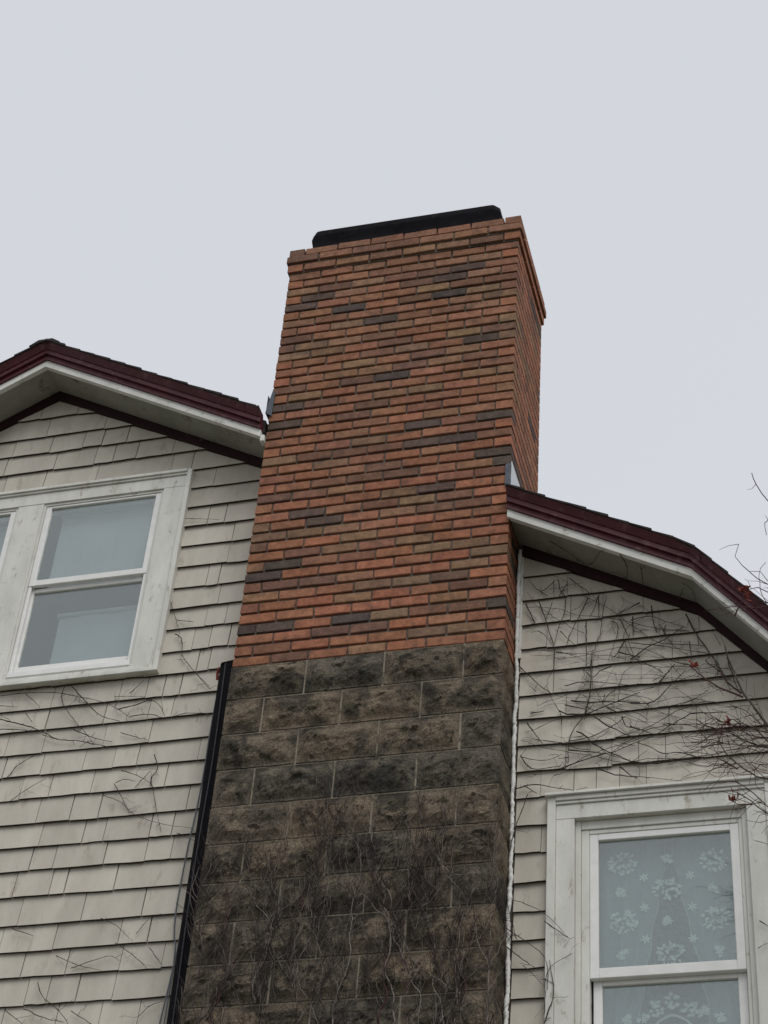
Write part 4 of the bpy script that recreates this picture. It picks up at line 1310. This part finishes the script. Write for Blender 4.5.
# ------------------------------------------------------------------ bare tree reaching in from the right
tree = empty('bare_tree', (3.75, -0.75, -Z0), 'leafless reddish-twigged tree reaching in front of the right eaves', 'tree')
trunk_pts = [(3.75, -0.75, -Z0), (3.72, -0.74, -5.5), (3.80, -0.70, -3.6), (3.68, -0.68, -2.0), (3.60, -0.62, -0.9), (3.50, -0.60, 0.1), (3.46, -0.58, 0.9), (3.50, -0.56, 1.5), (3.47, -0.55, 2.1)]
tp = smooth_path(trunk_pts, 0.15)
m = MB(); m.tube(tp, 0.075, 0.004, 9, 0.05)
m.build('trunk', M['bark'], tree, smooth=True)
def nearest(z):
    return min(tp, key=lambda p: abs(p.z - z))
tw = MB()
for t, y, r in TREE:
    first = t[0]
    P = [(p[0], y - 0.02 * k, p[1]) for k, p in enumerate(t)]
    if first[0] > 2.6:
        a = nearest(first[1] - 0.5)
        dv = (Vector(P[0]) - Vector(P[1])).normalized() * 0.32
        P = [tuple(a), (first[0] + max(0.12, dv.x), y - 0.05, first[1] + min(dv.z, 0.05))] + P
    path = smooth_path(P, 0.03, 0.0012)
    mb = MB(); mb.tube(path, r * (1.9 if first[0] > 2.6 else 1.3), r * 0.45, 5, 0.12)
    mb.build('branch', M['twigred'] if r < 0.0045 else M['bark'], tree)
    for q in range(int(len(path) * (0.8 if y > -0.48 else 0.12))):
        i = R.randrange(len(path))
        d = (Vector((-0.7, 0, 0.25)) + Vector((R.gauss(0, 0.6), R.gauss(0, 0.5), R.gauss(0, 0.6)))).normalized()
        l = R.uniform(0.02, 0.12)
        p0 = path[i]
        tw.tube([p0, p0 + d * l * 0.5 + Vector((0, 0, R.gauss(0, 0.008))), p0 + d * l + Vector((0, 0, R.gauss(0, 0.014)))], 0.0016, 0.0008, 3)
for n in range(48):        # crowded shoots at the height of the window head
    t, y, r = TREE[R.choice((0, 3, 4, 10, 10, 14, 15, 5, 5, 6, 12, 12, 7))]
    i = R.randrange(len(t) - 1)
    f = R.random()
    p0 = Vector((t[i][0] + (t[i + 1][0] - t[i][0]) * f, y - 0.02 * (i + f), t[i][1] + (t[i + 1][1] - t[i][1]) * f))
    a = math.pi + R.gauss(0, 0.55)
    seg = [p0]
    l = R.uniform(0.02, 0.06)
    for k in range(R.randint(3, 6)):
        a += R.gauss(0, 0.25)
        p0 = p0 + Vector((math.cos(a) * l, R.gauss(0, 0.012), math.sin(a) * l))
        seg.append(p0)
    tw.tube(smooth_path(seg, 0.015), 0.0017, 0.0008, 3)
for k in range(26):        # the rest of the crown, beyond the picture's edge
    a = nearest(R.uniform(-3.5, 0.9))
    d = Vector((R.uniform(0.1, 1), R.uniform(-1, 0.5), R.uniform(0.2, 0.9))).normalized()
    l = R.uniform(0.4, 1.3)
    P = [a, a + d * l * 0.5 + Vector((0, 0, 0.05)), a + d * l + Vector((R.gauss(0, 0.1), R.gauss(0, 0.1), 0.2))]
    path = smooth_path(P, 0.08, 0.006)
    mb = MB(); mb.tube(path, 0.009, 0.002, 5)
    mb.build('branch', M['bark'], tree)
    for q in range(10):
        p0 = R.choice(path)
        d2 = (d + Vector((R.gauss(0, 0.7), R.gauss(0, 0.7), R.gauss(0, 0.7)))).normalized()
        tw.tube([p0, p0 + d2 * 0.12, p0 + d2 * 0.22 + Vector((0, 0, 0.03))], 0.002, 0.001, 3)
tw.build('twigs', M['twigred'], tree, 'stuff')
for x, z, y in LEAVES:
    mb = MB()
    for k in range(7):
        d = Vector((R.gauss(0, 0.010), R.gauss(0, 0.010), R.gauss(0, 0.012)))
        c0 = Vector((x, y, z)) + d
        u = Vector((R.gauss(0, 1), R.gauss(0, 1), R.gauss(0, 1))).normalized()
        v = u.cross(Vector((R.gauss(0, 1), R.gauss(0, 1), R.gauss(0, 1)))).normalized()
        n = u.cross(v) * 0.004
        s = R.uniform(0.012, 0.022)
        q = [c0 - u * s, c0 + v * s * 0.6 + n, c0 + u * s, c0 - v * s * 0.6 + n]
        mb.add([tuple(p) for p in q] + [tuple(p + n * 0.3) for p in q], [(0, 1, 2), (0, 2, 3), (4, 6, 5), (4, 7, 6), (0, 4, 5, 1), (1, 5, 6, 2), (2, 6, 7, 3), (3, 7, 4, 0)])
    mb.build('dried_leaf', M['deadleaf'], tree)

# stand everything on the ground at z = 0
for o in list(bpy.data.objects):
    if o.parent is None and o not in (cam, sun):
        o.location.z += Z0
